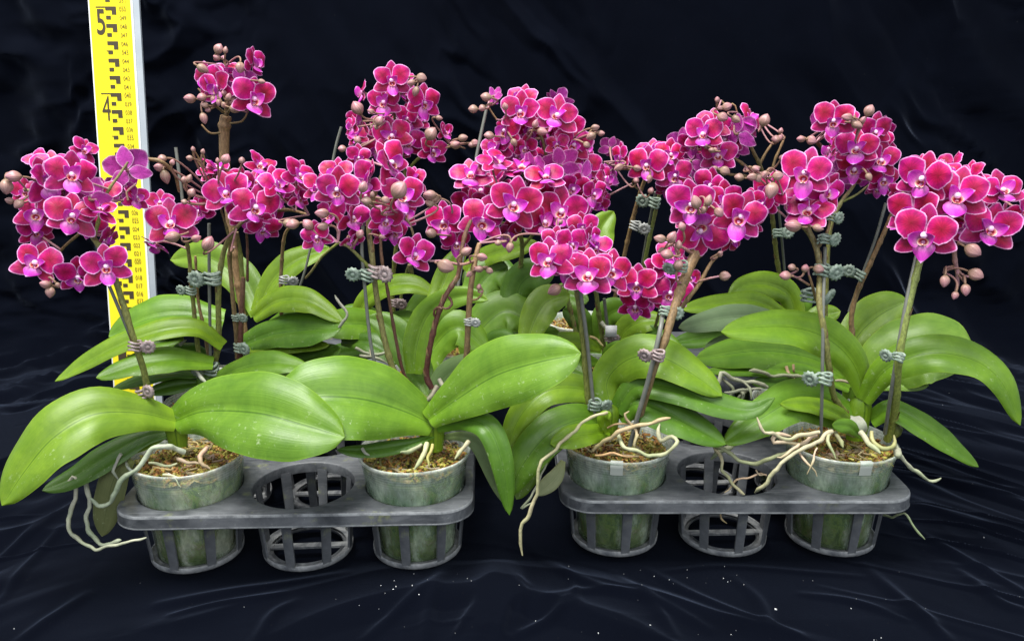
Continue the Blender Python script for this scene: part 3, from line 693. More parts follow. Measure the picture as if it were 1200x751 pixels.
    def leaf(s, pts, h, k=.8, tone=(1, 1, 1), V=.18, prof=.55, w0=.32, bow=.10, flip=False, tip=.5, dim=1.0, hs=None, under=False):
        n = 30; nv = 13; C = catmull([(p[0], p[1], p[2]) for p in pts], n); G = []
        for i in range(n):
            t = i/(n-1); p = C[i]; T = (C[min(i+1, n-1)]-C[max(i-1, 0)])[:2]; T = T/(np.linalg.norm(T)+1e-9); N = np.array([-T[1], T[0]])
            if N[1] > 0 or (abs(N[1]) < .12 and N[0] < 0): N = -N
            if i == 0: Np = N
            if np.dot(N, Np) < 0: N = -N
            Np = N
            if t < prof: w = w0+(1-w0)*math.sin(t/prof*math.pi/2)**1.15
            else: w = max(0, 1-((t-prof)/(1-prof))**2.05)**(tip+.10)
            if i == n-1: w = .015
            hh = h*w; hc = hh*ZD(p[2])/FPX
            nyf = -N[1]
            A = U(p[0]+N[0]*hh, p[1]+N[1]*hh, p[2]+k*hc*nyf); B = U(p[0]-N[0]*hh, p[1]-N[1]*hh, p[2]-k*hc*nyf)
            G.append((A, B, hc))
        S = []
        mids = [(a+b)/2 for a, b, _ in G]
        for i in range(n):
            A, B, hc = G[i]; T = (mids[min(i+1, n-1)]-mids[max(i-1, 0)]); nr = T.cross(A-B)
            if nr.length < 1e-12: nr = Vector((0, 0, 1))
            nr.normalize()
            view = (cam.location-mids[i])
            if i == 0: sgn = 1 if nr.dot(view) > 0 else -1
            nr = nr*sgn*(-1 if flip else 1)
            true_w = (A-B).length/2
            wob = .06*math.sin(i*.38+h)+.025*math.sin(i*.9+h*2)
            row = []
            for j in range(nv):
                q = 2*j/(nv-1)-1; mid = (A+B)/2; p = mid+(A-mid)*q
                # V fold at the midrib, convex halves, slightly wavy rim
                off = -V*true_w*(1-abs(q))**1.0 + bow*true_w*math.sin(math.pi*abs(q)) - .07*true_w*q*q + wob*true_w*abs(q)**3*(1 if q > 0 else -1)
                row.append((p+nr*off, nr))
            S.append(row)
        m = MB(); th = .075*CM; uvs = [[(i/(n-1), j/(nv-1)) for j in range(nv)] for i in range(n)]
        top = [[a+b*th*(1 if 0 < j < nv-1 else .25) for j, (a, b) in enumerate(r)] for r in S]; bot = [[a-b*th*(1 if 0 < j < nv-1 else .25) for j, (a, b) in enumerate(r)] for r in S]
        # orientation test
        a, b, c2 = top[10][6], top[11][6], top[10][7]; fn = (b-a).cross(c2-a); fl = fn.dot(S[10][6][1]) < 0
        m.quadgrid(top, uvs=uvs, mi=0, flip=fl); m.quadgrid(bot, uvs=uvs, mi=1, flip=not fl)
        for j in (0, nv-1): m.quadgrid([[top[i][j], bot[i][j]] for i in range(n)], uvs=[[uvs[i][j], uvs[i][j]] for i in range(n)], mi=0)
        m.quadgrid([top[0], bot[0]], mi=0)
        mats = [M['leaf'], M['leaf_under']] if not under else [M['leaf_under'], M['leaf_under']]
        o = m.build('leaf', mats, s.root); f = prnd.uniform(.92, 1.08)*dim; o.color = (tone[0]*f, tone[1]*f, tone[2]*f, 1); return o
    def root_(s, pts, r, k='0', tone=(1, 1, 1), r1=None, name='aerial_root'):
        P3 = [U(*cc(k, p[0], p[1]), p[2]) for p in pts]; Ln = sum((P3[i+1]-P3[i]).length for i in range(len(P3)-1))/CM; n = max(6, int(Ln/.3))
        C = [Vector(p.tolist()) for p in catmull([tuple(p) for p in P3], n)]; r1 = r if r1 is None else r1
        C = [c+Vector((pnoise(c*90), pnoise(c*90+Vector((5, 5, 5))), pnoise(c*90+Vector((9, 2, 5)))))*.0026 for c in C]
        rr = [(r+(r1-r)*i/(n-1))*.70*CM*(1+.34*pnoise(c*160))*(1 if i < n-2 else .8 if i == n-2 else .35) for i, c in enumerate(C)]
        m = MB(); m.tube(C, rr, 8); o = m.build(name, M['root'], s.root); o.color = (*tone, 1); return o
    def frame(s, c, yaw, pitch, roll):
        y = (c-cam.location).normalized(); z = Vector((0, 0, 1)); z = (z-y*z.dot(y)).normalized(); x = y.cross(z)
        B = Matrix((x, y, z)).transposed()
        return B @ Euler((0, 0, R(yaw))).to_matrix() @ Euler((R(-pitch), 0, 0)).to_matrix() @ Euler((0, R(roll), 0)).to_matrix()
    def flowers(s, k, D, lst, step=.32, ped=True, dz=0):
        for i, f in enumerate(lst):
            x, y, span = f[:3]; yaw, pitch, roll = (list(f[3:6])+[0, 0, 0])[:3] if len(f) > 3 else (0, 0, 0)
            px, py = cc(k, x, y); d = D+i*step if len(f) < 7 else f[6]
            c = U(px, py, d); sz = span/K[k][2]*ZD(d, c.z/CM)/FPX*CM*.93
            j = 4 if i < 3 else 13
            filler = i >= 6 and abs(yaw) < 120
            if filler:
                u = prnd.random()
                if u < .34: yaw += prnd.choice((-1, 1))*prnd.uniform(28, 62)
                elif u < .50: pitch += prnd.choice((-38, 42))
                elif u < .60: yaw += prnd.uniform(130, 220)
                sz *= prnd.uniform(.80, 1.02); c = c+Vector((prnd.uniform(-1, 1), prnd.uniform(-1, 1), prnd.uniform(-1, 1)))*.005
            Rm = s.frame(c, yaw+prnd.uniform(-j, j)*1.3, pitch+prnd.uniform(-j, j), roll+prnd.uniform(-j, j)*1.2)
            mat = Rm.to_4x4(); mat.translation = c; inv = mat.inverted()
            back = Vector((0, .04*sz, 0)); q = s.near(c)
            m = MB()
            if q is not None and (q-c).length < .085: tgt = inv @ q
            else: tgt = Vector((0, .45*sz, -.25*sz))+Vector((prnd.uniform(-.1, .1), 0, 0))*sz
            c1 = Vector((0, .32*sz, -.02*sz))
            C = [((1-t)**2)*back+2*t*(1-t)*c1+t*t*tgt for t in np.linspace(0, 1, 9).tolist()]
            m.tube(C, [.10*CM*(1+.5*(1-t)**3) for t in np.linspace(0, 1, 9).tolist()], 6)
            o = bpy.data.objects.new('flower', m.mesh('flower', M['pedicel'])); COL.objects.link(o); o.parent = s.root
            o.matrix_local = Matrix.Translation(-rootloc(s.root)) @ mat
            young = prnd.random()
            cup = prnd.uniform(-8, 18) if not (filler and prnd.random() < .4) else prnd.uniform(25, 58)
            for side in (1, -1):
                sc = sz*prnd.uniform(.90, 1.06)
                ang = 27+prnd.uniform(-11, 11)
                p = inst('petal', prnd.choice(PET), o); yy = -.012*sz
                # mirrored petal: rotate about local y by 180-ang, keeps front side by flipping z
                p.rotation_euler = (0, -R(ang), R(-cup)) if side == 1 else (0, R(ang), R(cup))
                p.scale = (sc*side, sc, sc); p.location = (side*.015*sz, yy-.008*sz*(side > 0), .03*sz)
            a = inst('dorsal_sepal', prnd.choice(DOR), o, (0, .018*sz, .04*sz), (R(-max(0, cup-15)*.7), -R(90+prnd.uniform(-8, 8)), 0), sz*prnd.uniform(.9, 1.02))
            for side in (1, -1):
                sc = sz*prnd.uniform(.93, 1.05); ang = -28+prnd.uniform(-9, 9)
                p = inst('lateral_sepal', prnd.choice(LAT), o, (side*.01*sz, .022*sz+.006*sz*(side > 0), -.01*sz), (0, -R(ang), R(-4)) if side == 1 else (0, R(ang), R(4)))
                p.scale = (sc*side, sc, sc)
            ls = sz*prnd.uniform(1.05, 1.28)
            inst('lip', prnd.choice(LIP), o, (0, 0, 0), (R(prnd.uniform(-22, 14)), R(prnd.uniform(-7, 7)), R(prnd.uniform(-12, 12))), ls)
            inst('column', COLM, o, (0, 0, 0), None, sz*1.12)
    def buds(s, k, D, lst, step=.1):
        for i, b in enumerate(lst):
            x, y, ln = b[:3]; ang = b[3] if len(b) > 3 else prnd.uniform(-160, -20); px, py = cc(k, x, y); d = b[4] if len(b) > 4 else D+i*step
            c = U(px, py, d); L = ln/K[k][2]*ZD(d, c.z/CM)/FPX*CM*.90
            # screen direction of the tip (deg, 0 = right, -90 = up)
            ax = s.frame(c, 0, 0, 0) @ Vector((math.cos(R(ang)), prnd.uniform(-.4, .1), -math.sin(R(ang)))); ax.normalize()
            rot = ax.to_track_quat('Z', 'Y')
            o = bpy.data.objects.new('bud', prnd.choice(BUD)); COL.objects.link(o); o.parent = s.root
            b0 = c-ax*L*.5; o.location = b0-rootloc(s.root); o.rotation_euler = rot.to_euler(); w = prnd.uniform(.98, 1.12); o.scale = (L*w, L*w, L)
            q = s.near(b0)
            if q is None or (q-b0).length > .07: q = b0-ax*.01+Vector((0, .01, -.012))
            iq = Matrix.LocRotScale(o.location+rootloc(s.root), rot, Vector((L*w, L*w, L))).inverted()
            c1 = b0-ax*min(.012, (q-b0).length*.6)
            C = [iq @ (((1-t)**2)*b0+2*t*(1-t)*c1+t*t*q) for t in np.linspace(0, 1, 9).tolist()]
            m = MB(); # pedicel in bud space (scaled back to even thickness)
            m.tube(C, [.085*CM/L]*9, 6); inst('pedicel', m.mesh('pedicel', M['pedicel']), o)
    def stake(s, pts, r=.14, k='0'):
        P3 = [U(*cc(k, p[0], p[1]), p[2]) for p in pts]; C = [Vector(p.tolist()) for p in catmull([tuple(p) for p in P3], 14)]
        m = MB(); m.tube(C, r*CM, 8); return m.build('stake', M['stake'], s.root)
    def crown(s, px, py, D, w=1.2, h=3.2, tone=(1.25, 1.1, .9), lean=0):
        w *= .8; h *= .8; tone = tuple(t*.8 for t in tone)
        """short sheathed stem between the leaf bases"""
        c = U(px, py, D); m = MB()
        P = []
        for i in range(9):
            t = i/8; r = w*(.72+.3*t if t < .6 else .9*math.sqrt(max(.02, 1-((t-.6)/.42)**2)))*CM
            P.append([(c.x+(lean*t*CM)+r*math.cos(a)*1.15, c.y+r*.75*math.sin(a), c.z+(t-.5)*h*CM) for a in [2*math.pi*q/16 for q in range(16)]])
        m.quadgrid(P, closed=True, flip=True, uvs=[[(i/8*.2, .25+.5*abs(q/8-1)*.9) for q in range(16)] for i in range(9)])
        m.face(P[-1]); o = m.build('crown', [M['leaf']], s.root); o.color = (*tone, 1)
#--PART3--
# ------------------------------------------------------------------ the plants
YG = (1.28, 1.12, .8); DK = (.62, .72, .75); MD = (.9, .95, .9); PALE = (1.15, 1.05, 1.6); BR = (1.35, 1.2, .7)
# --- front left, tray 1
P = Plant(cell1(0, 0), "leftmost front orchid in cloudy clear pot, its flowers in an open ring beside the staff", 'pot_clear')
P.spike([(208, 530, 66), (190, 492, 65.5), (176, 468, 65), (168, 432, 64.5), (157, 398, 64), (143, 352, 64), (127, 305, 64), (110, 280, 65), (92, 256, 65.5), (66, 232, 65.5), (45, 226, 65.5), (28, 222, 65.5)], .30, .13, 'stem')
P.spike([(110, 280, 65), (118, 250, 66), (126, 225, 66), (140, 205, 66.5), (150, 190, 67)], .15, .1, 'stem')
P.spike([(100, 268, 65), (70, 295, 65.5), (62, 320, 65), (60, 335, 64.5)], .12, .09, 'stem_tan')
P.spike([(92, 256, 65.5), (80, 215, 66), (72, 195, 66)], .14, .1, 'stem')
P.stake([(196, 515, 66), (172, 450, 65.2), (155, 400, 64.6), (126, 330, 64.6)])
P.clip(158, 405, 63.6, 'mauve', 1, 12, .85); P.clip(168, 461, 64, 'mauve', 1, -20, .9)
P.flowers('A', 62.5, [(330, 178, 245, 5, 0, 8), (492, 603, 240, 5, 0, 0), (360, 645, 205, 0, -34, 0), (170, 588, 235, -18, 0, 16), (336, 372, 245, 8, 0, 8), (172, 352, 225, -32, 0, 22), (214, 190, 245, -22, 2, -6),
    (470, 372, 215, 30, 0, 12), (405, 265, 200, 12, 10, 24), (185, 430, 200, -22, -15, 10), (520, 470, 170, 34, -30, 10), (245, 140, 200, -10, 20, -10), (395, 95, 170, 18, 26, 22), (165, 105, 150, -36, 30, -30), (455, 300, 200, 26, 5, 20), (130, 235, 170, -40, 8, -10), (300, 265, 200, 0, 0, 0), (215, 520, 180, -8, -10, 0), (430, 420, 190, 10, -10, 10)])
P.flowers('A', 69, [(592, 158, 225, 172, 8, 6), (560, 262, 190, 145, 10, -18), (625, 285, 150, 40, 10, 10)])
P.buds('A', 62.3, [(28, 232, 86, 95), (64, 186, 80, 185), (45, 297, 48, 200), (88, 312, 60, 140), (210, 684, 60, 200), (232, 720, 62, 100), (268, 688, 34, 60)])
P.spike([(150, 235, 68.5), (148, 226, 68.6), (160, 215, 69)], .10, .09, 'pedicel', 0)
P.crown(207, 505, 64.5, 1.2, 3.4)
P.leaf([(207, 494, 64), (165, 484, 62.5), (110, 485, 60.5), (62, 512, 58.5), (28, 552, 57), (3, 592, 56)], 34, .75, YG, V=.10, prof=.5, w0=.34)
P.leaf([(204, 494, 64), (240, 482, 62.5), (300, 484, 60.6), (352, 497, 59.5), (404, 512, 59)], 51, .8, (.95, .98, .9), V=.10, prof=.48, w0=.30, tip=.52)
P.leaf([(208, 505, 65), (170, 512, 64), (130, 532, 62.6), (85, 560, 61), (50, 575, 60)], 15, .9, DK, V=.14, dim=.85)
P.leaf([(150, 535, 63), (134, 560, 62.4), (126, 590, 62), (120, 628, 61.6)], 18, .2, (1.35, .95, 1.2), V=.05, prof=.5, w0=.55, under=True)
P.leaf([(205, 505, 66), (180, 510, 65), (150, 528, 64)], 11, .9, YG, V=.2)
R_ = lambda pts, r, **k: P.root_(pts, r, 'V', **k)
R_([(580, 185, 62.5), (510, 160, 61.5), (440, 180, 61), (380, 250, 60.6), (310, 310, 60.4), (260, 395, 60.2), (200, 420, 60), (170, 385, 60)], .33, r1=.27, tone=(1, 1.12, 1))
R_([(150, 230, 62), (150, 330, 62), (160, 420, 61.5), (155, 500, 61), (190, 570, 60), (250, 590, 59.5), (305, 570, 59.3)], .28, r1=.22, tone=(1.05, 1.12, 1))
R_([(70, 330, 61), (100, 290, 61), (110, 360, 61), (85, 430, 60.6), (75, 490, 60), (110, 560, 59), (190, 605, 58.3), (290, 595, 58), (415, 570, 58)], .25, r1=.14, tone=(1.1, 1.1, 1))
R_([(310, 200, 62), (275, 260, 61.5), (300, 310, 61.3)], .2)
R_([(690, 165, 61.5), (650, 205, 60.8), (655, 240, 60.4), (695, 265, 60.2)], .26, tone=(1.1, .75, .6))
R_([(515, 285, 60.8), (555, 315, 60.2), (575, 335, 60)], .10, tone=(1.3, 1.3, 1.2)); R_([(500, 290, 61), (560, 300, 60.2)], .16, tone=(1.2, 1.2, 1))
R_([(430, 235, 61.6), (500, 245, 61.2), (560, 238, 61.4)], .18, tone=(.9, .95, .7)); R_([(560, 215, 62), (600, 235, 61.6), (650, 240, 61)], .22, tone=(.8, .6, .5))

# --- front right of tray 1
P = Plant(cell1(2, 0), "front orchid in the green pot at the right end of the left tray")
P.spike([(500, 470, 66.5), (478, 452, 67), (462, 435, 67), (450, 395, 67), (441, 345, 67), (436, 300, 67), (432, 262, 67.4), (440, 225, 68), (452, 196, 68.5)], .36, .17, 'stem')
P.spike([(490, 465, 67.5), (474, 440, 67.8), (464, 398, 67.8), (455, 345, 67.6), (447, 300, 67.6), (446, 262, 68)], .17, .12, 'stem_red')
P.spike([(432, 313, 67), (420, 300, 66.6), (408, 289, 66.4), (396, 284, 66.4)], .17, .1, 'stem')
P.stake([(444, 445, 66.5), (434, 400, 66.4), (427, 330, 66.6), (424, 290, 67), (426, 260, 67.5)], .15)
P.clip(440, 318, 66.2, 'mauve', 1, 4, 1.05); P.clip(430, 322, 66.0, 'green', -1, 4, .95)
P.spike([(506, 455, 66), (500, 440, 66), (503, 412, 65.8), (510, 380, 65.8), (519, 353, 66), (530, 334, 66.4), (537, 322, 66.8), (540, 300, 67), (545, 275, 67.6), (552, 258, 68)], .25, .16, 'stem_red', 2.2)
P.spike([(526, 348, 66), (530, 356, 65.6), (524, 362, 65.4), (518, 360, 65.4)], .12, .10, 'stem_red', 0, False, name='side_shoot')
P.spike([(512, 375, 65.8), (508, 366, 65.6), (513, 360, 65.4), (518, 362, 65.2)], .11, .09, 'stem_red', 0, False, name='side_shoot')
P.spike([(540, 455, 66), (546, 425, 66), (549, 372, 66), (552, 335, 66), (558, 300, 66.6), (562, 285, 67)], .27, .2, 'stem_tan', 2.6)
P.spike([(552, 352, 66), (560, 350, 65.6), (566, 342, 65.6), (562, 334, 65.6)], .1, .08, 'stem_tan', 0)
P.clip(549, 377, 65.5, 'grey', 1, 0, .6)
P.stake([(536, 340, 72), (543, 300, 73), (549, 262, 75)])
P.spike([(556, 306, 66.4), (540, 310, 65.8), (520, 306, 65.6), (505, 306, 65.6)], .13, .09, 'pedicel', 0)
P.spike([(440, 250, 67.6), (460, 245, 67), (480, 262, 66.6), (486, 285, 66.4)], .13, .1, 'stem', 0)
P.flowers('D', 64.6, [(637, 612, 240, 30, 0, 18), (248, 276, 250, -12, 0, 2), (572, 305, 260, 6, 0, 0), (512, 140, 260, 36, 8, -12), (496, 434, 205, 0, -8, 8), (140, 520, 185, -22, -18, 0), (325, 412, 220, -20, -6, -10), (345, 545, 150, 0, -40, 0),
    (612, 385, 220, 26, -8, 14), (400, 205, 220, -4, 12, 10), (250, 175, 220, -18, 20, -12), (605, 200, 170, 24, 18, 20), (225, 430, 240, -26, -6, -24), (420, 290, 200, 0, 0, 0), (150, 260, 190, -36, 10, -10), (500, 520, 150, 10, -30, 0), (450, 380, 220, 0, -5, 5), (570, 460, 200, 30, -14, 8), (330, 120, 180, -10, 24, 0), (290, 350, 200, -10, 0, 0)])
P.buds('D', 62.4, [(378, 262, 72, -70), (396, 335, 66, 190), (494, 330, 56, 20), (565, 278, 118, -55), (425, 300, 40, -80), (505, 375, 30, -30), (362, 505, 58, -60, 65.5), (477, 520, 44, 20, 65.5), (165, 398, 86, 185, 66), (92, 458, 76, 230, 66), (170, 466, 70, 175, 66), (15, 455, 80, 170, 69), (725, 303, 82, 185, 66.5), (722, 345, 60, 200, 66.6), (805, 672, 108, 20, 64.8)])
P.buds('S', 65, [(850, 355, 62, -30), (918, 380, 58, 10), (905, 432, 50, 170), (950, 440, 42, 20), (862, 455, 40, 140), (905, 512, 36, -80), (990, 318, 38, 170), (1040, 338, 54, 100)])
P.crown(506, 505, 65, 1.4, 4.4, (1.35, 1.2, .8))
P.leaf([(508, 498, 64.5), (475, 482, 63.6), (430, 468, 62.6), (385, 464, 61.8), (345, 468, 61.4), (318, 474, 61.2)], 50, .8, (1.0, 1.02, .92), V=.12, prof=.5, w0=.28)
P.leaf([(502, 492, 63.8), (535, 468, 62.6), (580, 440, 61.4), (630, 424, 60.2), (681, 414, 59.4)], 40, .75, (1.02, 1.02, 1.0), V=.12, prof=.55, w0=.30)
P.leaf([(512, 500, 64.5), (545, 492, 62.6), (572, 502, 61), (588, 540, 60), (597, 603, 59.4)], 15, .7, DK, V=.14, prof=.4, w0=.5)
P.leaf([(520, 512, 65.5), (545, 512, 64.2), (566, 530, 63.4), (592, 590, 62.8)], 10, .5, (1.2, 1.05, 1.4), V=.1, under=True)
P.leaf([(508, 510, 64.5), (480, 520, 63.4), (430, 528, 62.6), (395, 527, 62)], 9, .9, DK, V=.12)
P.leaf([(485, 438, 69), (488, 405, 69.5), (499, 372, 70), (520, 353, 70), (548, 346, 69.6), (572, 352, 69)], 17, .5, (1.1, 1.05, .8), V=.3, w0=.55, prof=.3)
P.leaf([(506, 478, 67), (520, 445, 68), (548, 430, 68), (572, 448, 67)], 17, .8, MD, V=.2, under=True)
P.leaf([(506, 470, 68), (495, 440, 70), (470, 400, 72), (452, 380, 73), (430, 372, 73.6)], 20, .6, MD, V=.2)
R_ = lambda pts, r, **k: P.root_(pts, r, 'N', **k)
R_([(680, 600, 62.4), (665, 640, 61.4), (635, 680, 60.4), (620, 715, 60)], .30, tone=(1.1, 1.1, .75)); R_([(700, 600, 62.4), (690, 650, 61.4), (680, 700, 60.2)], .20, tone=(.9, .8, .3))
R_([(650, 600, 63), (600, 625, 62), (560, 635, 61)], .24, tone=(1, 1.05, .8)); R_([(860, 590, 62), (830, 625, 61), (800, 665, 60.2)], .28, tone=(1, .95, .7)); R_([(395, 625, 62), (430, 645, 61.4)], .2)
R_([(730, 320, 66), (760, 380, 65), (740, 420, 64)], .3, tone=(.7, .7, .6)); R_([(720, 350, 66), (690, 390, 65.4), (665, 430, 65)], .35, tone=(.6, .55, .45))
R_([(360, 185, 77), (430, 200, 77), (520, 205, 77)], .25, tone=(.7, .75, .6)); R_([(380, 210, 77), (440, 225, 76), (500, 240, 76)], .22, tone=(.7, .7, .6)); R_([(430, 180, 77), (445, 240, 76)], .2, tone=(1.1, 1, .8))
R_([(560, 130, 79), (600, 120, 78), (590, 160, 78)], .22, tone=(.8, .8, .7))

# --- second row left, tray 1
P = Plant((-30.2, 77), "second row orchid with thin stems clipped together, just right of the yellow staff", 'pot_clear')
P.spike([(238, 480, 78), (237, 445, 78), (231, 400, 77.5), (226, 350, 77), (221, 296, 76), (215, 270, 75)], .24, .15, 'stem', 2.6)
P.spike([(252, 470, 78), (249, 440, 78), (256, 400, 77.5), (256, 340, 77), (262, 296, 77), (275, 270, 76), (290, 255, 76)], .32, .16, 'stem', 3)
P.spike([(262, 296, 77), (268, 280, 76.5), (262, 255, 76), (255, 235, 76)], .16, .1, 'stem')
P.spike([(246, 430, 78.6), (240, 390, 78.6), (232, 350, 78.6), (229, 300, 78)], .17, .12, 'stem_tan')
P.spike([(278, 420, 79), (276, 380, 79), (272, 340, 79), (269, 300, 79), (274, 268, 78)], .22, .14, 'stem_tan', 2.4)
P.spike([(284, 330, 79), (282, 300, 79), (278, 272, 78)], .2, .14, 'stem')
P.spike([(290, 330, 78.6), (290, 290, 78.6), (288, 262, 78)], .13, .1, 'stem_red', 2.2)
P.spike([(281, 425, 78.5), (282, 390, 78.5), (284, 350, 78.5), (285, 325, 78.5)], .30, .24, 'stem_red', 0)
P.stake([(247, 440, 77.2), (246, 380, 77), (245, 300, 76.6), (245, 262, 76.6)], .16); P.stake([(214, 235, 78), (206, 173, 78.6)], .16)
P.clip(224, 340, 76.4, 'green', -1, 0, .8); P.clip(249, 326, 76, 'green', -1, 0, 1.25); P.clip(248, 432, 76.4, 'green', -1, -8, 1.15); P.clip(281, 407, 77.6, 'green', 1, 0, .95); P.clip(277, 372, 78.6, 'green', 1, 0, .7)
P.spike([(285, 262, 77), (310, 250, 77), (338, 246, 77), (362, 252, 76)], .18, .12, 'stem_tan')
P.flowers('B', 70.6, [(178, 452, 285, -5, 5, 0)])
P.flowers('B', 72.5, [(612, 368, 275, 10, 0, 18), (468, 296, 265, -15, 5, -10), (655, 470, 210, 8, -44, 8), (835, 205, 210, 32, 4, 16), (722, 248, 210, 20, 10, -10), (330, 390, 180, -18, 0, 0), (392, 165, 200, 0, 58, 0),
    (848, 325, 170, 30, 0, 0), (425, 215, 190, -10, 20, 0), (640, 165, 200, 16, 26, 16), (520, 240, 210, 0, 12, 10), (745, 300, 190, 14, -8, 0), (110, 320, 170, -24, 20, 0), (105, 555, 165, -18, -46, 0), (700, 390, 190, 12, -18, 0), (545, 400, 190, -6, -10, 6), (880, 260, 180, 30, 0, 10), (600, 240, 200, 0, 16, 0)])
P.buds('B', 70.4, [(185, 520, 90, 170, 68.5), (308, 528, 62, -20), (370, 555, 96, -60), (285, 292, 56, -60), (248, 340, 40, 200), (150, 210, 84, 80), (118, 160, 66, 190), (133, 115, 56, 175), (185, 135, 40, -70), (246, 225, 44, -80), (272, 218, 56, -60), (462, 118, 66, -60), (545, 125, 44, -80), (420, 125, 36, -90), (795, 452, 84, 10), (275, 112, 42, 190), (292, 66, 34, -90), (343, 78, 34, -70), (505, 575, 20, -60)])
P.spike([(150, 184, 70.5), (170, 186, 70.4), (190, 190, 70.4), (205, 205, 72), (210, 225, 73)], .16, .12, 'stem_tan', 1.6)
P.spike([(238, 198, 73), (230, 188, 73), (222, 185, 72.6)], .1, .08, 'stem_tan', 0); P.spike([(238, 198, 73), (233, 186, 73), (228, 177, 72.6)], .09, .07, 'stem_tan', 0); P.spike([(245, 215, 74), (238, 198, 73), (240, 188, 72.8), (238, 180, 72.6)], .1, .07, 'stem_tan', 0)
P.crown(243, 452, 77, 1.3, 4, MD)
P.leaf([(250, 425, 76), (205, 420, 74), (160, 426, 72.5), (113, 443, 71)], 15, 1.3, (1, 1.02, .9), V=.2, prof=.42, w0=.5)
P.leaf([(262, 405, 77), (232, 384, 76), (190, 385, 75), (140, 402, 74), (98, 425, 73), (65, 447, 72)], 12, 1.2, YG, V=.3, prof=.42, w0=.6)
P.leaf([(262, 375, 80), (215, 366, 80), (170, 372, 79.5), (128, 395, 79)], 22, 1.1, MD, V=.2, prof=.5, w0=.6)
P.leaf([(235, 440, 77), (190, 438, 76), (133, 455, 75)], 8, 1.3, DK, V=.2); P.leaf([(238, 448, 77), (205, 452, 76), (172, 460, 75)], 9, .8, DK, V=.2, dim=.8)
P.leaf([(248, 450, 76), (280, 432, 74.5), (320, 424, 73.6), (362, 430, 73)], 14, 1.2, MD, V=.18, w0=.5)
P.leaf([(215, 395, 79), (190, 400, 78), (158, 404, 77)], 10, 1.1, MD, V=.2)
P.root_([(662-0, 555, 75.5), (690, 600, 75), (735, 680, 74.6)], .01) if False else None
P.root_([(810, 395, 75), (830, 430, 74.6), (855, 465, 74.2)], .26, 'L', tone=(1.5, 1.5, 1.5)); P.root_([(900, 385, 78), (950, 378, 78), (990, 375, 78)], .2, 'L'); P.root_([(745, 300, 80), (770, 275, 80)], .22, 'L')

# --- third row, tray 1 (tall tan spike)
P = Plant(cell1(0, 2), "tallest orchid, its thick tan stem carrying one small flower cluster far above the rest")
P.spike([(300, 430, 86), (290, 400, 86), (280, 340, 86.5), (272, 280, 87), (267, 220, 87), (263, 185, 87), (263, 150, 87), (265, 136, 87)], .14, .60, 'stem_tan', 3.4)
P.spike([(265, 140, 87), (266, 110, 86.6), (265, 85, 86), (262, 66, 86)], .22, .11, 'stem_tan', 1.5)
P.spike([(267, 132, 86.8), (276, 118, 86.4), (283, 100, 86)], .16, .1, 'stem_tan'); P.spike([(262, 132, 86.8), (250, 122, 86), (240, 112, 85.6), (232, 104, 85.6)], .16, .1, 'stem_tan'); P.spike([(258, 156, 86.6), (246, 156, 86), (236, 146, 85.8)], .11, .09, 'stem_tan', 0); P.spike([(270, 145, 86.6), (284, 142, 86), (290, 132, 86)], .11, .09, 'stem_tan', 0)
P.flowers('T', 83.5, [(1045, 410, 200, 22, 0, 14), (900, 362, 170, -36, 4, 0), (1045, 262, 150, 50, -4, 14), (865, 335, 170, -44, 6, -14), (985, 350, 170, 150, 0, 0), (935, 310, 130, -10, 34, 0)])
P.buds('T', 82.6, [(903, 203, 52, -60), (932, 208, 34, -80), (898, 238, 38, 200), (838, 285, 58, 30), (785, 408, 56, 185), (835, 403, 46, 175), (845, 435, 40, 190), (842, 490, 56, 80), (903, 425, 34, 90), (970, 452, 52, 20), (945, 402, 40, -70), (1082, 338, 36, 10), (992, 280, 56, 100), (925, 435, 34, 60), (880, 410, 32, 120), (860, 455, 30, 160), (925, 385, 30, -90), (955, 425, 30, 30)], .05)
P.spike([(331, 395, 84), (329, 345, 84), (330, 310, 84), (334, 275, 83), (345, 262, 82)], .2, .13, 'stem_tan', 2.2); P.clip(333, 328, 83.4, 'grey', 1, 0, .85); P.stake([(350, 340, 85), (358, 315, 85), (364, 290, 85), (372, 262, 85)], .13)
P.spike([(396, 285, 82), (378, 300, 82.4), (365, 318, 83), (358, 326, 84)], .13, .12, 'stem', 0, False)
P.crown(302, 410, 85, 1.4, 4, MD)
P.leaf([(296, 372, 83), (325, 352, 81.5), (362, 352, 80), (402, 377, 78.6)], 15, 1.2, YG, V=.2, prof=.4, w0=.5)
P.leaf([(300, 365, 87), (278, 325, 89), (240, 300, 91), (200, 305, 92)], 20, .6, (1.25, 1.1, 1.1), V=.2, w0=.7)
P.leaf([(305, 368, 86), (292, 335, 88), (278, 312, 90), (268, 300, 91)], 17, .6, PALE, V=.2, w0=.7)
P.leaf([(302, 365, 86), (318, 330, 87), (345, 305, 88), (386, 290, 89)], 15, .8, YG, V=.25, w0=.6)
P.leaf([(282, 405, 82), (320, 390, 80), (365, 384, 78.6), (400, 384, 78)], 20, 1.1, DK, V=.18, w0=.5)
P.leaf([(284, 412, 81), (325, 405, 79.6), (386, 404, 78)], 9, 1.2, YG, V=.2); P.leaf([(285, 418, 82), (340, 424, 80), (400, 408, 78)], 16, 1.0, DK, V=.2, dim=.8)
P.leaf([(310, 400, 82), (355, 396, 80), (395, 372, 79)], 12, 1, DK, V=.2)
P.root_([(396, 385, 78), (406, 366, 78), (392, 345, 78)], .2); P.root_([(300, 365, 86), (312, 352, 86)], .2)

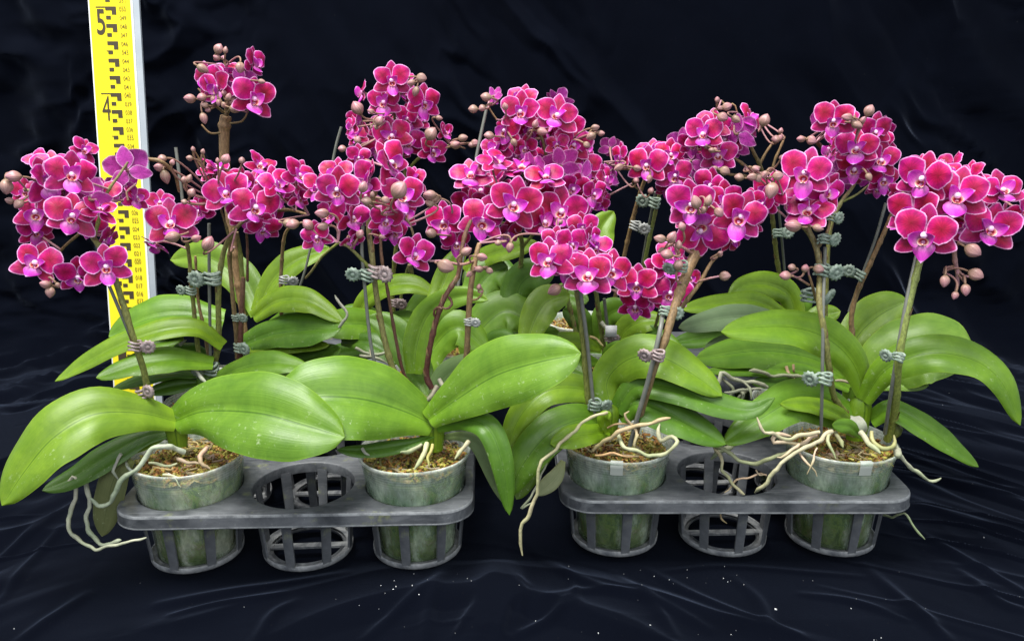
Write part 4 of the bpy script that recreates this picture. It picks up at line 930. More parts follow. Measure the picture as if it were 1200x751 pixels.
# --- fourth row, tray 1
P = Plant(cell1(2, 3), "back orchid whose flower cluster rises highest beside a thin grey stake, left of centre")
P.spike([(468, 430, 96), (464, 390, 96), (460, 350, 96), (462, 310, 95), (468, 260, 93), (474, 210, 90), (470, 175, 88), (462, 135, 87), (468, 112, 86.6), (480, 98, 86)], .27, .13, 'stem', 3)
P.spike([(472, 430, 96), (470, 350, 95.6), (476, 320, 95), (482, 305, 94)], .2, .14, 'stem_green', 3)
P.spike([(476, 205, 90), (486, 190, 89), (502, 178, 88), (518, 172, 87.4), (534, 170, 87)], .18, .1, 'stem', 2)
P.clip(462, 355, 94.6, 'mauve', 1, 0, .95); P.stake([(378, 250, 92), (388, 200, 92), (394, 170, 92), (400, 149, 92)], .16)
P.spike([(484, 330, 94), (480, 310, 93)], .3, .3, 'stem_green', 0, False)
P.flowers('C', 84, [(527, 112, 215, -4, 12, 0), (690, 222, 215, 25, 2, 10), (487, 222, 200, -8, 0, 0), (530, 398, 235, 0, -4, 0), (322, 345, 130, -46, 4, 0), (735, 475, 180, 24, -8, 6), (812, 368, 120, 62, 0, 0),
    (595, 305, 200, 8, 0, 0), (628, 430, 200, 16, -12, 0), (395, 315, 170, -34, 0, 0), (400, 190, 180, -30, 10, -10), (600, 165, 170, 18, 22, 16), (660, 320, 190, 24, 0, 10), (340, 400, 150, -40, -10, 0), (470, 330, 190, -10, 0, -10), (440, 440, 200, -10, -10, 0), (590, 80, 140, 16, 40, 10), (560, 470, 180, 0, -20, 0)])
P.buds('C', 82.4, [(628, 120, 52, 170), (680, 95, 66, 10), (650, 165, 62, 110), (348, 252, 88, 240), (462, 318, 66, -60), (418, 268, 44, 200), (270, 462, 52, 180), (350, 418, 52, -70), (772, 303, 42, 10), (730, 385, 88, -55), (445, 350, 32, 60), (855, 440, 60, -20), (420, 350, 26, 120)], .04)
P.buds('E', 83, [(160, 270, 52, -10), (125, 300, 56, 200), (212, 293, 46, 0), (232, 305, 36, 15), (200, 300, 40, 170)], .04)
P.crown(465, 395, 95, 1.4, 4, MD)
P.leaf([(462, 392, 88), (440, 382, 86), (410, 378, 84), (368, 384, 82)], 19, 1.0, (1, 1.02, .9), V=.16, prof=.45, w0=.6)
P.leaf([(415, 382, 92), (428, 352, 91.6), (452, 336, 91), (482, 332, 90.4), (513, 345, 90)], 12, 1.1, YG, V=.2, w0=.7)
P.leaf([(440, 395, 86), (462, 392, 84), (482, 420, 83), (486, 445, 82)], 16, .8, MD, V=.2)
P.leaf([(480, 385, 90), (500, 372, 89), (528, 365, 88)], 12, 1, DK, V=.2); P.leaf([(448, 372, 92), (472, 370, 91), (494, 374, 90)], 7, 1, MD, V=.2)
P.leaf([(400, 400, 84), (435, 402, 82), (470, 425, 81)], 14, 1, DK, V=.2, dim=.7)

# --- third row right / centre (tray 1) : large leaves in the middle and the big central cluster
P = Plant(cell1(2, 2), "orchid with the densest flower mass in the photo centre, above the broadest upright leaves")
P.spike([(572, 430, 83), (588, 390, 83), (606, 330, 82), (612, 290, 80), (606, 262, 78), (598, 240, 77), (585, 220, 76)], .28, .16, 'stem_green')
P.spike([(612, 290, 80), (630, 270, 79), (650, 262, 78)], .18, .1, 'stem_green'); P.spike([(606, 262, 78), (580, 262, 77), (550, 268, 76.4), (535, 275, 76)], .15, .1, 'stem_green')
P.spike([(598, 240, 77), (620, 225, 77), (640, 215, 77), (660, 220, 77)], .15, .1, 'stem_green')
P.stake([(532, 340, 79), (543, 290, 79), (552, 230, 80), (559, 180, 81), (571, 124, 82)], .16)
P.flowers('E', 72.5, [(383, 562, 260, -5, 0, 14), (242, 632, 235, 6, 0, 8), (78, 640, 215, -20, 0, 0), (130, 730, 150, 0, -24, 0), (515, 640, 200, 8, -10, 0), (592, 592, 250, 22, 0, 18), (542, 452, 210, 0, 38, 0), (190, 462, 225, -14, 46, 8),
    (635, 690, 210, 10, 0, 0), (312, 392, 210, 0, 38, 0), (650, 500, 200, 20, 18, 0), (462, 400, 200, 0, 24, 0), (722, 502, 160, 44, 0, 0), (400, 425, 220, 0, 16, 0), (350, 680, 170, 0, -26, 0), (500, 540, 230, 0, 10, 0), (455, 480, 220, -6, 10, 10), (560, 700, 220, 0, -6, 0), (300, 540, 220, -14, 6, -10), (670, 600, 210, 26, 0, 6), (440, 640, 220, 0, 0, 0), (770, 560, 140, 55, -6, 0), (800, 440, 150, 62, 0, 0), (590, 400, 200, 6, 24, 0), (690, 440, 180, 34, 10, 0), (240, 530, 200, -20, 6, 0), (330, 470, 200, -4, 20, 0), (180, 560, 180, -20, 0, 0), (700, 560, 190, 30, 0, 0)], step=.25)
P.buds('E', 71.4, [(20, 530, 84, 190, 69), (20, 690, 60, 190, 70), (590, 640, 30, -60)])
P.leaf([(556, 425, 78), (560, 392, 79), (588, 365, 79.6), (612, 372, 79), (626, 394, 78.4)], 26, .8, (1.0, 1.0, 1.0), V=.14, prof=.5, w0=.6)
P.leaf([(500, 432, 75), (512, 402, 76), (538, 384, 76), (572, 412, 75)], 21, .7, (1.05, 1.05, .85), V=.14, w0=.6)
P.leaf([(612, 370, 80), (606, 345, 80.6), (618, 325, 80.6), (650, 318, 80)], 22, .6, DK, V=.16, w0=.7)
P.leaf([(618, 400, 76), (628, 372, 77), (642, 352, 78), (668, 345, 78)], 20, .6, YG, V=.2, w0=.6)
P.leaf([(505, 372, 86), (518, 335, 88), (530, 310, 89), (545, 288, 90)], 14, .6, YG, V=.2, w0=.7)
P.leaf([(545, 318, 87), (570, 300, 86), (596, 292, 85), (630, 284, 84)], 12, 1.0, YG, V=.2, w0=.7)
P.leaf([(552, 350, 84), (572, 322, 85), (595, 312, 85)], 22, .6, MD, V=.2, w0=.7); P.leaf([(590, 392, 82), (620, 400, 80), (655, 388, 79)], 16, .9, MD, V=.2)
P.leaf([(560, 410, 76), (585, 395, 75), (605, 400, 74)], 11, 1, DK, V=.2)
P.leaf([(540, 440, 70), (556, 428, 70), (580, 432, 70)], 8, 1, DK, V=.2)
P.crown(560, 425, 79, 1.4, 4, MD)

# --- front left, tray 2
P = Plant(cell2(0, 0), "front orchid with a long tan root dangling over the left side of its pot", tagz=-98)
P.spike([(692, 512, 66), (690, 480, 65.6), (687, 440, 65.4), (683, 392, 65.4), (677, 345, 65.6), (672, 312, 66), (664, 290, 66.4), (650, 278, 66.6)], .30, .17, 'stem', 3.2)
P.spike([(672, 318, 66), (685, 300, 66.4), (705, 292, 67), (720, 300, 67)], .16, .1, 'stem'); P.stake([(700, 520, 65), (695, 470, 64.8), (688, 400, 64.8), (680, 340, 65), (676, 300, 65.6)], .17)
P.clip(697, 474, 64.4, 'green', 1, 6, .9); 
P.flowers('F', 63.6, [(440, 452, 285, 0, 0, 0), (238, 378, 270, -12, 0, -4), (560, 430, 250, 24, 4, 14), (350, 292, 210, 0, 0, 0), (335, 400, 240, 0, 0, 0), (480, 320, 200, 10, 18, 0), (420, 250, 170, 20, 4, 0), (280, 270, 200, -10, 8, 0), (300, 350, 190, 0, 0, 0), (390, 180, 180, 10, 0, 0)])
P.buds('F', 64, [(265, 528, 92, 150), (35, 308, 58, 100), (350, 300, 30, 60)])
P.spike([(742, 520, 63.4), (752, 482, 62.8), (768, 428, 62.6), (780, 396, 63), (790, 362, 64), (802, 328, 65.2), (812, 304, 66.4), (820, 290, 67), (825, 270, 67.4)], .24, .50, 'stem_tan', 4.2)
P.spike([(792, 372, 65.6), (806, 350, 65.4), (818, 335, 65.4), (832, 310, 65.6), (843, 296, 66)], .20, .12, 'stem_tan', 2)
P.spike([(818, 330, 65.4), (832, 326, 65), (842, 324, 65)], .10, .08, 'pedicel', 0); P.spike([(815, 300, 66.6), (800, 290, 66), (786, 285, 66)], .16, .1, 'pedicel', 0)
P.spike([(825, 270, 67.4), (820, 250, 67.4), (812, 235, 67.4)], .2, .12, 'stem_tan', 0); P.spike([(825, 270, 67.4), (848, 252, 67.6), (865, 245, 67.8)], .16, .1, 'stem_tan', 0)
P.stake([(738, 522, 63), (748, 485, 62.4), (757, 455, 62.2), (766, 420, 62.3), (774, 385, 63), (777, 365, 65)], .20)
P.clip(771, 416, 61.6, 'mauve', -1, 14, .85, face=20); P.clip(798, 312, 64.6, 'green', -1, 6, .85, face=40); P.clip(780, 364, 64.2, 'green', 1, 10, .8)
P.flowers('G', 65.6, [(662, 568, 265, 12, 0, 16), (438, 512, 265, -5, 0, -8), (480, 632, 265, -6, -6, 178), (692, 605, 175, 22, -36, 0), (600, 600, 180, 4, -26, 0), (590, 500, 210, 10, 10, 10), (560, 560, 220, 0, 0, 0), (720, 480, 170, 24, 12, 20), (430, 570, 200, -16, -6, -10), (790, 510, 150, 52, -4, 0), (520, 440, 190, 0, 22, 6), (610, 660, 190, 8, -20, 90)])
P.buds('G', 63.2, [(456, 502, 78, -110), (516, 495, 64, -80), (492, 538, 42, 100), (563, 550, 60, 40), (392, 616, 52, -110), (290, 672, 66, 190), (345, 665, 72, -60), (378, 700, 50, -90), (295, 725, 40, 150), (570, 738, 32, -30)])
P.buds('F', 63.6, [(845, 345, 78, 190), (905, 400, 70, -80)]); P.buds('W', 65, [(1010, 388, 62, -5), (990, 292, 34, -50)])
P.crown(714, 490, 65, 1.1, 3.2, (1.3, 1.15, .8))
P.leaf([(716, 478, 65.5), (712, 445, 66), (738, 420, 65.6), (775, 418, 64.6), (815, 440, 63.4), (846, 464, 62.6)], 25, .9, (1.25, 1.15, .85), V=.10, prof=.42, w0=.55)
P.leaf([(722, 482, 65), (745, 452, 64.6), (790, 455, 63.4), (840, 473, 62.4), (880, 480, 61.8), (908, 466, 61.6)], 17, .9, DK, V=.14, prof=.4, w0=.6)
P.leaf([(725, 490, 65), (748, 472, 64), (790, 488, 62.8), (822, 505, 62), (850, 521, 61.6)], 22, 1.0, DK, V=.16, prof=.35, w0=.5)
P.leaf([(712, 470, 66), (680, 455, 66), (640, 458, 65), (608, 490, 64), (590, 540, 63.4)], 18, .9, YG, V=.14, prof=.4, w0=.6)
P.leaf([(708, 492, 65), (675, 492, 63.4), (640, 510, 62), (612, 545, 61.2), (596, 582, 61)], 24, .9, MD, V=.14, prof=.42, w0=.5, dim=.82)
P.leaf([(714, 506, 64.4), (695, 508, 62.6), (668, 512, 61.6), (645, 520, 61)], 14, 1.0, BR, V=.12, w0=.6)
P.leaf([(712, 506, 63.6), (708, 490, 63), (716, 484, 62.8)], 8, .6, (1.5, 1.3, .6), V=.1, w0=.7)
P.leaf([(640, 470, 66), (618, 500, 65), (600, 540, 64.6), (592, 575, 64)], 15, .6, YG, V=.2, w0=.5); P.leaf([(660, 520, 65), (630, 540, 64), (605, 585, 63)], 13, .4, (1.1, 1, .9), V=.1, dim=.7)
P.leaf([(660, 540, 64), (650, 560, 63), (628, 580, 62.6)], 10, .3, (2.2, 1.5, 2.6), V=.1, under=True)
R_ = lambda pts, r, **k: P.root_(pts, r, 'X', **k)
R_([(420, -60, 62.6), (350, -35, 62), (290, 0, 61.4), (240, 45, 60.8), (190, 100, 60.2), (130, 150, 59.8), (115, 200, 59.6), (110, 280, 59.6), (85, 360, 59.6), (40, 430, 59.6), (30, 490, 59.6), (42, 562, 59.6)], .18, r1=.22, tone=(1.25, 1.15, .8))
R_([(150, 160, 61), (110, 250, 61), (75, 320, 61), (45, 350, 61), (90, 330, 61)], .14, tone=(.9, .9, .8))
R_([(350, 105, 62), (410, 60, 61.4), (470, 20, 61), (560, -5, 60.6), (650, -30, 60.6), (690, -40, 60.6)], .24, tone=(1.25, .95, .65))
R_([(460, 25, 62), (490, 80, 60.8), (560, 105, 60.2), (640, 130, 60), (700, 90, 60), (725, 60, 60.2), (700, 45, 60.6), (660, 65, 61), (640, 40, 61.4), (650, -10, 62)], .24, tone=(1.1, 1.1, .8))
R_([(550, 40, 62), (530, 80, 61.4), (545, 20, 62.4), (500, -40, 62.4), (510, -60, 62.4), (520, -70, 62.4)], .18, tone=(1.2, .95, .65)); R_([(360, 125, 61.4), (450, 120, 61), (540, 130, 60.4)], .14, tone=(1.3, .8, .45))
R_([(420, -5, 63), (480, -10, 62.6), (550, -15, 63), (620, -20, 63)], .12, tone=(.9, .6, .35))

# --- front right, tray 2
P = Plant(cell2(2, 0), "front orchid at far right with drooping buds under its big flower head", 'pot', tagz=-86)
P.spike([(1040, 515, 67), (1046, 497, 66), (1050, 470, 64.4), (1053, 425, 63.4), (1062, 372, 63.8), (1073, 325, 64.8), (1082, 295, 65.6), (1095, 262, 66.6), (1112, 235, 67), (1130, 222, 67.2), (1160, 222, 67)], .36, .16, 'stem_green', 3.4)
P.spike([(1046, 508, 67), (1052, 503, 66.6), (1042, 494, 67)], .5, .4, 'stem_green', 0, False)
P.stake([(1037, 508, 66.4), (1045, 455, 63.9), (1053, 405, 63.5), (1063, 350, 64.2), (1074, 300, 66)], .17); P.clip(1053, 418, 62.6, 'green', -1, 8, .75, face=50)
P.spike([(1082, 295, 66.2), (1072, 270, 66.8), (1060, 240, 67), (1058, 220, 67.4)], .16, .1, 'stem_green')
P.spike([(1118, 286, 65), (1119, 305, 64.6), (1122, 320, 64.4), (1122, 335, 64.4), (1120, 342, 64.4)], .2, .12, 'pedicel', 1.2); P.spike([(1120, 313, 64.6), (1128, 322, 64.2), (1138, 325, 64)], .1, .08, 'pedicel', 0); P.spike([(1121, 320, 64.4), (1130, 330, 64), (1132, 334, 64)], .1, .08, 'pedicel', 0); P.spike([(1118, 312, 64.6), (1108, 314, 64.4), (1106, 320, 64.2)], .1, .08, 'pedicel', 0); P.spike([(1112, 290, 65.4), (1124, 286, 64.6), (1134, 286, 64.2)], .1, .08, 'pedicel', 0)
P.flowers('H', 62.6, [(262, 442, 315, -5, 0, 0), (425, 252, 315, 0, 5, 0), (583, 408, 280, 8, 0, 6), (640, 225, 225, 24, 6, 0), (262, 165, 280, -12, 5, 0), (212, 322, 265, -15, 0, -4), (745, 340, 230, 34, 0, 10), (340, 330, 240, 0, 0, 10), (400, 150, 220, 0, 18, 0), (485, 140, 200, 10, 20, 0), (665, 330, 210, 28, 0, 0),
    (250, 265, 230, -12, 4, 10), (480, 420, 250, 0, -8, 0), (560, 300, 240, 10, 0, 20), (275, 95, 190, -10, 24, 0), (375, 100, 190, 8, 26, 10), (520, 210, 230, 8, 10, 0), (150, 250, 170, -34, 4, 0), (620, 360, 220, 16, 0, 0), (150, 400, 170, -30, -6, 0), (340, 220, 240, 0, 0, 0)])
P.buds('H', 61.8, [(500, 516, 96, 25), (362, 665, 72, 90), (515, 632, 86, 20), (465, 708, 70, 80), (413, 735, 50, 100)], 0)
P.spike([(1000, 510, 67.6), (993, 487, 67.4), (978, 466, 65.6), (972, 435, 64.2), (966, 390, 64), (960, 350, 64.8), (961, 320, 66), (957, 292, 67), (948, 272, 67.4), (935, 252, 67.8), (920, 236, 68.2)], .27, .24, 'stem', 3.4)
P.spike([(956, 352, 66.6), (952, 335, 66), (948, 322, 65.8)], .14, .1, 'stem_tan', 0); P.spike([(948, 334, 66), (935, 326, 65.6), (924, 322, 65.4)], .1, .08, 'pedicel', 0); P.spike([(957, 292, 67), (966, 280, 67), (972, 262, 67.2), (970, 245, 67.6)], .14, .1, 'stem_tan', 0)
P.spike([(948, 272, 67.4), (935, 262, 67), (925, 258, 66.8)], .17, .12, 'stem_tan', 0)
P.stake([(962, 512, 64), (963, 470, 63.6), (964, 420, 63.6), (965, 350, 64.6), (967, 290, 67)], .15)
P.clip(966, 443, 62.8, 'green', -1, 4, 1.0, face=30); P.clip(963, 316, 65.8, 'green', 1, 0, 1.0); P.clip(965, 280, 66.4, 'green', 1, 0, .8); P.clip(972, 254, 67, 'green', 1, 4, .75); P.clip(948, 346, 69, 'green', 1, 0, 1.1, face=50)
P.flowers('Q', 65.4, [(688, 425, 245, -5, 5, 4), (705, 595, 230, -8, 34, 8), (512, 560, 160, -40, 0, 0), (780, 500, 190, 26, -4, 20), (540, 500, 190, -22, 0, 0), (740, 560, 190, 10, 0, 0), (640, 510, 200, 0, 0, 0)])
P.buds('Q', 64.4, [(540, 500, 88, 100), (635, 655, 84, 185), (745, 665, 58, 10), (568, 436, 56, -10), (470, 405, 42, 20), (455, 440, 52, 170), (480, 445, 50, 60), (510, 430, 44, 120)], .05)
P.buds('R', 65, [(152, 612, 60, 180), (180, 575, 42, 190), (238, 580, 44, -80), (297, 582, 56, 10)], .05)
P.crown(1006, 488, 67.6, 1.35, 5.4, (1.45, 1.3, .8))
P.leaf([(1016, 470, 67.6), (1000, 425, 67), (970, 396, 66.4), (930, 383, 66), (885, 383, 65.6), (845, 389, 65)], 23, .9, (1.18, 1.12, .8), V=.12, prof=.45, w0=.4)
P.leaf([(1012, 470, 67), (1035, 436, 66), (1068, 418, 65), (1105, 413, 64), (1148, 424, 63), (1176, 450, 62), (1195, 498, 61.4)], 22, .8, (1.1, 1.08, .85), V=.12, prof=.36, w0=.45)
P.leaf([(1006, 500, 67), (975, 480, 66.4), (935, 468, 65), (895, 488, 63.6), (848, 520, 62.4)], 26, .9, (.95, 1, .85), V=.12, prof=.42, w0=.5)
P.leaf([(1004, 502, 66.6), (980, 484, 65), (950, 474, 64), (914, 473, 63.4)], 10, 1, YG, V=.2, w0=.6)
P.leaf([(1020, 492, 67.4), (1045, 480, 66.4), (1080, 497, 65.4), (1115, 522, 64.6), (1146, 547, 64.2)], 14, 1.0, (.9, .96, .9), V=.14, prof=.35, w0=.7)
P.leaf([(1008, 512, 64.6), (995, 500, 64), (975, 498, 63.6)], 9, .6, MD, V=.1)
m = MB(); c_ = U(1000, 498, 66.2); m.tube([c_+Vector((-.006, 0, .001)), c_+Vector((0, -.002, -.001)), c_+Vector((.007, 0, .001))], [.0085, .0095, .008], 10); m.build('dry_sheath', M['root'], P.root)
R_ = lambda pts, r, **k: P.root_(pts, r, 'Y', **k)
PK = (1.3, 1.02, .85)
R_([(500, 95, 62), (440, 140, 61), (380, 175, 60.4), (310, 215, 60), (250, 265, 59.8), (220, 320, 60), (180, 350, 60.4), (165, 362, 61)], .30, r1=.2, tone=(1.2, 1.1, .85))
R_([(495, 100, 62), (490, 140, 61), (510, 190, 60.4), (522, 215, 60.2)], .2, tone=(1, 1.05, .7)); R_([(450, 105, 62), (380, 110, 61.4), (320, 130, 61), (270, 120, 61), (215, 95, 61), (180, 60, 61), (172, 35, 61.2)], .24, r1=.2, tone=(1.2, 1.1, .85))
R_([(440, 110, 62.4), (370, 145, 61.4), (300, 140, 61), (250, 145, 61), (265, 115, 61.2), (330, 115, 61.4)], .24, tone=PK); R_([(360, 150, 61), (320, 185, 60.4), (290, 210, 60.4), (265, 210, 60.6)], .2, tone=PK)
R_([(360, 170, 60.8), (250, 210, 61.4), (180, 235, 62), (110, 225, 62.6), (60, 195, 63), (20, 170, 63.4), (0, 150, 64)], .26, r1=.24, tone=(1.05, 1.05, .75))
R_([(370, 190, 60.6), (400, 235, 59.8), (420, 265, 59.6), (440, 300, 59.4)], .17, r1=.10, tone=(1.3, 1, .8)); R_([(440, 170, 60.4), (430, 220, 59.8), (410, 250, 59.6), (395, 278, 59.6)], .13, tone=(1.3, 1, .8))
R_([(-20, 150, 66), (10, 205, 64), (25, 260, 63.4), (60, 310, 63), (100, 360, 62.6), (125, 370, 62.6)], .24, r1=.17, tone=(1.2, 1.1, .8)); R_([(220, 285, 62), (180, 285, 62.4), (120, 300, 62.6), (70, 330, 63), (35, 360, 63)], .12, tone=(1.4, 1, .8))
R_([(170, 270, 62.4), (185, 290, 62.2), (210, 285, 62)], .1, tone=(1.3, 1, .8)); R_([(10, 450, 63), (25, 480, 63), (48, 498, 63)], .12, tone=(1.2, .9, .6))
R_([(630, 100, 64), (660, 140, 63), (700, 175, 62), (715, 190, 61.6)], .34, tone=(1.1, 1.1, .85)); R_([(680, 100, 64), (690, 140, 63.2), (730, 175, 62.4), (780, 150, 62.6), (775, 110, 63)], .26, tone=(1, .95, .5))
R_([(520, 100, 64), (540, 140, 63), (560, 170, 62)], .25, tone=(.8, .8, .5)); R_([(780, 150, 63), (800, 200, 62.8), (860, 260, 63), (910, 290, 63), (940, 315, 63), (985, 300, 63)], .26, r1=.18, tone=(1.05, 1.1, .9)); R_([(785, 170, 62.6), (795, 215, 62.4)], .45, tone=(1.1, 1.1, .95))
R_([(720, 455, 68), (780, 470, 66), (820, 455, 65), (855, 490, 64.4), (880, 535, 64), (912, 565, 64)], .17, r1=.13, tone=(1, 1.15, .8))
R_([(-80, 120, 68), (-30, 130, 66), (0, 150, 65), (40, 180, 64.6)], .3, tone=(1, 1, .75)); R_([(100, 130, 66), (60, 170, 65.6), (30, 185, 65.6), (-30, 215, 66)], .34, tone=(.8, .85, .65)); R_([(180, 100, 66), (130, 130, 65.6), (80, 160, 65.2)], .3, tone=(.8, .85, .65))
R_([(-160, 60, 68), (-90, 80, 67), (-60, 120, 66), (-30, 140, 65)], .22, tone=(1, 1, .8))

# --- second row right, tray 2
P = Plant(cell2(2, 1), "orchid behind the far right front one, broad pale leaves spreading over dark cloth")
P.spike([(1008, 440, 79), (1000, 400, 79.4), (998, 370, 79.6), (1004, 344, 79.6), (1017, 315, 79.6), (1031, 284, 79.4), (1046, 250, 79)], .27, .2, 'stem_tan', 2.4)
P.spike([(966, 440, 79), (967, 390, 78.6), (968, 350, 78), (970, 300, 77.6), (973, 268, 77.4), (984, 240, 77.4), (1000, 218, 77.6), (1006, 200, 78)], .24, .14, 'stem', 3)
P.spike([(988, 236, 77.4), (1004, 228, 77.6), (1022, 214, 78)], .12, .1, 'stem', 0); P.spike([(967, 178, 80), (958, 168, 80), (945, 163, 80)], .2, .12, 'stem_red', 1.5)
P.stake([(995, 365, 80), (1012, 318, 79.8), (1026, 280, 79.6), (1038, 238, 79.6)], .16); P.clip(1006, 322, 78.8, 'green', -1, 20, .95)
P.flowers('Q', 75, [(812, 195, 195, 0, 5, 0), (915, 318, 200, 0, 0, 0), (905, 400, 190, 0, -30, 0), (990, 242, 180, 18, 4, 0), (1018, 368, 190, 12, -8, 0), (1030, 450, 160, 34, -20, 0), (812, 322, 170, -36, 0, 0), (835, 275, 160, -26, 4, 0), (870, 175, 170, 6, 24, 10), (985, 190, 165, 18, 18, 10),
    (1048, 305, 160, 44, 0, 0), (940, 270, 180, 4, 6, 0), (830, 430, 170, 152, 0, 0), (955, 360, 190, 4, 0, 20), (860, 350, 170, -14, 0, -10), (1015, 500, 140, 10, -44, 0), (900, 230, 180, 0, 8, 0), (890, 460, 160, 0, -34, 0), (965, 430, 190, 10, -12, 0), (1020, 250, 170, 24, 6, 0), (770, 215, 130, -50, 4, 0)])
P.buds('Q', 73.4, [(970, 150, 62, -70), (872, 178, 56, 185), (915, 212, 60, 20), (942, 190, 40, -60), (670, 274, 44, 180), (715, 280, 56, 20), (968, 442, 46, 60), (900, 195, 36, 100)], .04)
P.crown(1000, 452, 78, 1.4, 4.6, MD)
P.leaf([(1012, 442, 78), (1045, 420, 77), (1090, 406, 76), (1142, 414, 75)], 43, .9, PALE, V=.10, prof=.5, w0=.5)
P.leaf([(1000, 420, 81), (1005, 395, 82), (1030, 370, 83), (1064, 352, 83.6)], 28, .7, YG, V=.12, w0=.6)
P.leaf([(1010, 455, 77), (1035, 447, 76), (1060, 447, 75.4), (1088, 452, 75)], 11, 1, PALE, V=.12, w0=.7)
P.leaf([(996, 455, 77), (955, 438, 76), (905, 432, 74.6), (825, 435, 72.6)], 9, 1.3, MD, V=.25, w0=.6)
P.leaf([(990, 440, 79), (950, 418, 78), (890, 410, 76), (815, 420, 73.6)], 22, 1.1, MD, V=.14, prof=.5, w0=.5, dim=.9)
P.leaf([(960, 470, 74), (930, 448, 74), (880, 448, 73)], 10, .8, DK, V=.2)
R_ = lambda pts, r, **k: P.root_(pts, r, 'J', **k)
R_([(400, 355, 75), (330, 350, 74), (260, 345, 73.4), (180, 330, 73)], .28, tone=(.8, .85, .65)); R_([(250, 385, 72), (200, 375, 71.6), (140, 365, 71.4), (80, 340, 71.2), (70, 375, 71), (50, 400, 71)], .27, tone=(1.05, 1.1, .9)); R_([(150, 365, 71.4), (185, 395, 71), (195, 432, 70.6)], .2, tone=(1.05, 1.1, .9))
R_([(220, 395, 72.4), (150, 400, 72), (90, 410, 72)], .22, tone=(.9, .95, .8)); R_([(320, 312, 75), (335, 340, 74.6), (350, 365, 74)], .22, tone=(1.1, .75, .55)); R_([(345, 305, 75), (350, 335, 75)], .2, tone=(1.1, .75, .55)); R_([(395, 345, 74), (390, 375, 73.6)], .3); R_([(500, 370, 73), (540, 375, 72.6), (560, 385, 72.6)], .2, tone=(.9, .8, .6))
R_([(150, 400, 73), (160, 430, 72), (140, 450, 72)], .24, tone=(.7, .75, .6)); R_([(60, 345, 73), (120, 395, 72.6), (100, 440, 72)], .2, tone=(.7, .75, .6)); R_([(180, 400, 73), (140, 430, 73)], .25, tone=(.6, .65, .5))

# --- third row left, tray 2
P = Plant(cell2(0, 2), "orchid whose low small flowers hang between stems at the right tray's left end")
P.spike([(712, 460, 86), (708, 410, 85.6), (702, 370, 85), (698, 340, 84.4), (690, 300, 83.6)], .28, .22, 'stem_green', 3); P.spike([(680, 430, 84), (677, 400, 84), (670, 370, 84), (662, 335, 83.6), (656, 300, 83)], .24, .2, 'stem_green', 1.6)
P.stake([(717, 440, 84.6), (713, 395, 84.4), (708, 350, 84)], .18); P.clip(713, 396, 83.4, 'mauve', 1, 0, .75)
P.spike([(690, 300, 83.6), (672, 250, 82.8), (650, 205, 82.4), (641, 185, 82), (634, 160, 82), (622, 150, 82)], .2, .14, 'stem', 2.6)
P.spike([(641, 196, 82), (655, 185, 82), (668, 168, 82)], .13, .1, 'stem'); P.spike([(634, 162, 82), (615, 165, 81.6), (600, 160, 81.4), (585, 160, 81.4)], .13, .09, 'pedicel')
P.spike([(679, 168, 83), (688, 158, 83), (694, 152, 83)], .12, .09, 'stem_tan', 0); P.spike([(600, 160, 82), (582, 140, 82), (572, 125, 82)], .11, .08, 'stem_tan', 0)
P.flowers('E', 80, [(412, 157, 200, -5, 5, 0), (573, 173, 210, 5, 5, 8), (350, 237, 160, -44, 0, 0), (575, 300, 120, 0, 0, 0), (437, 315, 125, -8, 0, 0), (645, 300, 190, 28, -8, 24), (630, 380, 180, 0, -20, 0), (430, 88, 180, 0, 34, 0), (560, 115, 170, 18, 22, 12), (320, 325, 170, -22, 18, 0), (700, 385, 170, 20, 0, 0),
    (645, 212, 180, 30, 8, 0), (470, 240, 190, 0, -6, 0), (300, 110, 120, -56, 0, 20), (400, 230, 180, -20, 0, 0), (520, 210, 170, 0, 6, 0), (530, 290, 180, 6, -8, 0), (690, 320, 170, 34, 0, 0), (400, 340, 190, -6, 4, 0), (480, 370, 190, 0, 12, 0), (745, 440, 160, 36, 4, 0)], step=.2)
P.buds('E', 78.4, [(478, 208, 46, -70), (508, 242, 60, 10), (262, 90, 58, -170), (205, 143, 50, 180), (245, 138, 40, 150), (345, 132, 42, -100), (275, 260, 56, 185), (742, 224, 46, -10), (724, 262, 54, 150), (768, 250, 40, 0), (385, 290, 44, 60), (705, 300, 40, 30)], .04)
P.flowers('F', 76.5, [(692, 502, 235, -5, 0, 0), (860, 545, 235, 5, 0, 5), (682, 610, 200, 0, -28, 0), (838, 412, 200, 10, 18, 0), (865, 345, 180, 8, 10, 0), (960, 470, 150, 48, 0, 0), (762, 560, 190, 0, -8, 0), (760, 440, 190, 0, 14, 0), (905, 480, 190, 20, 0, 0), (925, 400, 150, 36, 4, 0)])
P.spike([(745, 420, 85), (765, 390, 82), (775, 350, 79), (772, 330, 78.4)], .2, .13, 'stem_green', 3)
P.crown(716, 425, 85, 1.4, 4.4, MD)
P.leaf([(722, 412, 83), (732, 388, 83), (752, 376, 82.4), (780, 376, 82)], 15, .9, YG, V=.16, w0=.6); P.leaf([(736, 418, 82), (750, 400, 81.4), (775, 384, 81)], 12, .8, DK, V=.2)
P.leaf([(705, 410, 83), (680, 400, 82), (650, 402, 80), (632, 415, 79)], 12, 1.1, YG, V=.2); P.leaf([(700, 425, 82), (670, 420, 80), (645, 428, 78)], 13, 1.1, MD, V=.2); P.leaf([(705, 430, 82), (716, 412, 81), (732, 410, 80), (740, 430, 79)], 10, .8, MD, V=.2)
P.leaf([(704, 300, 96), (702, 285, 97), (706, 265, 98), (719, 248, 99)], 17, .3, YG, V=.25, w0=.8, prof=.4)
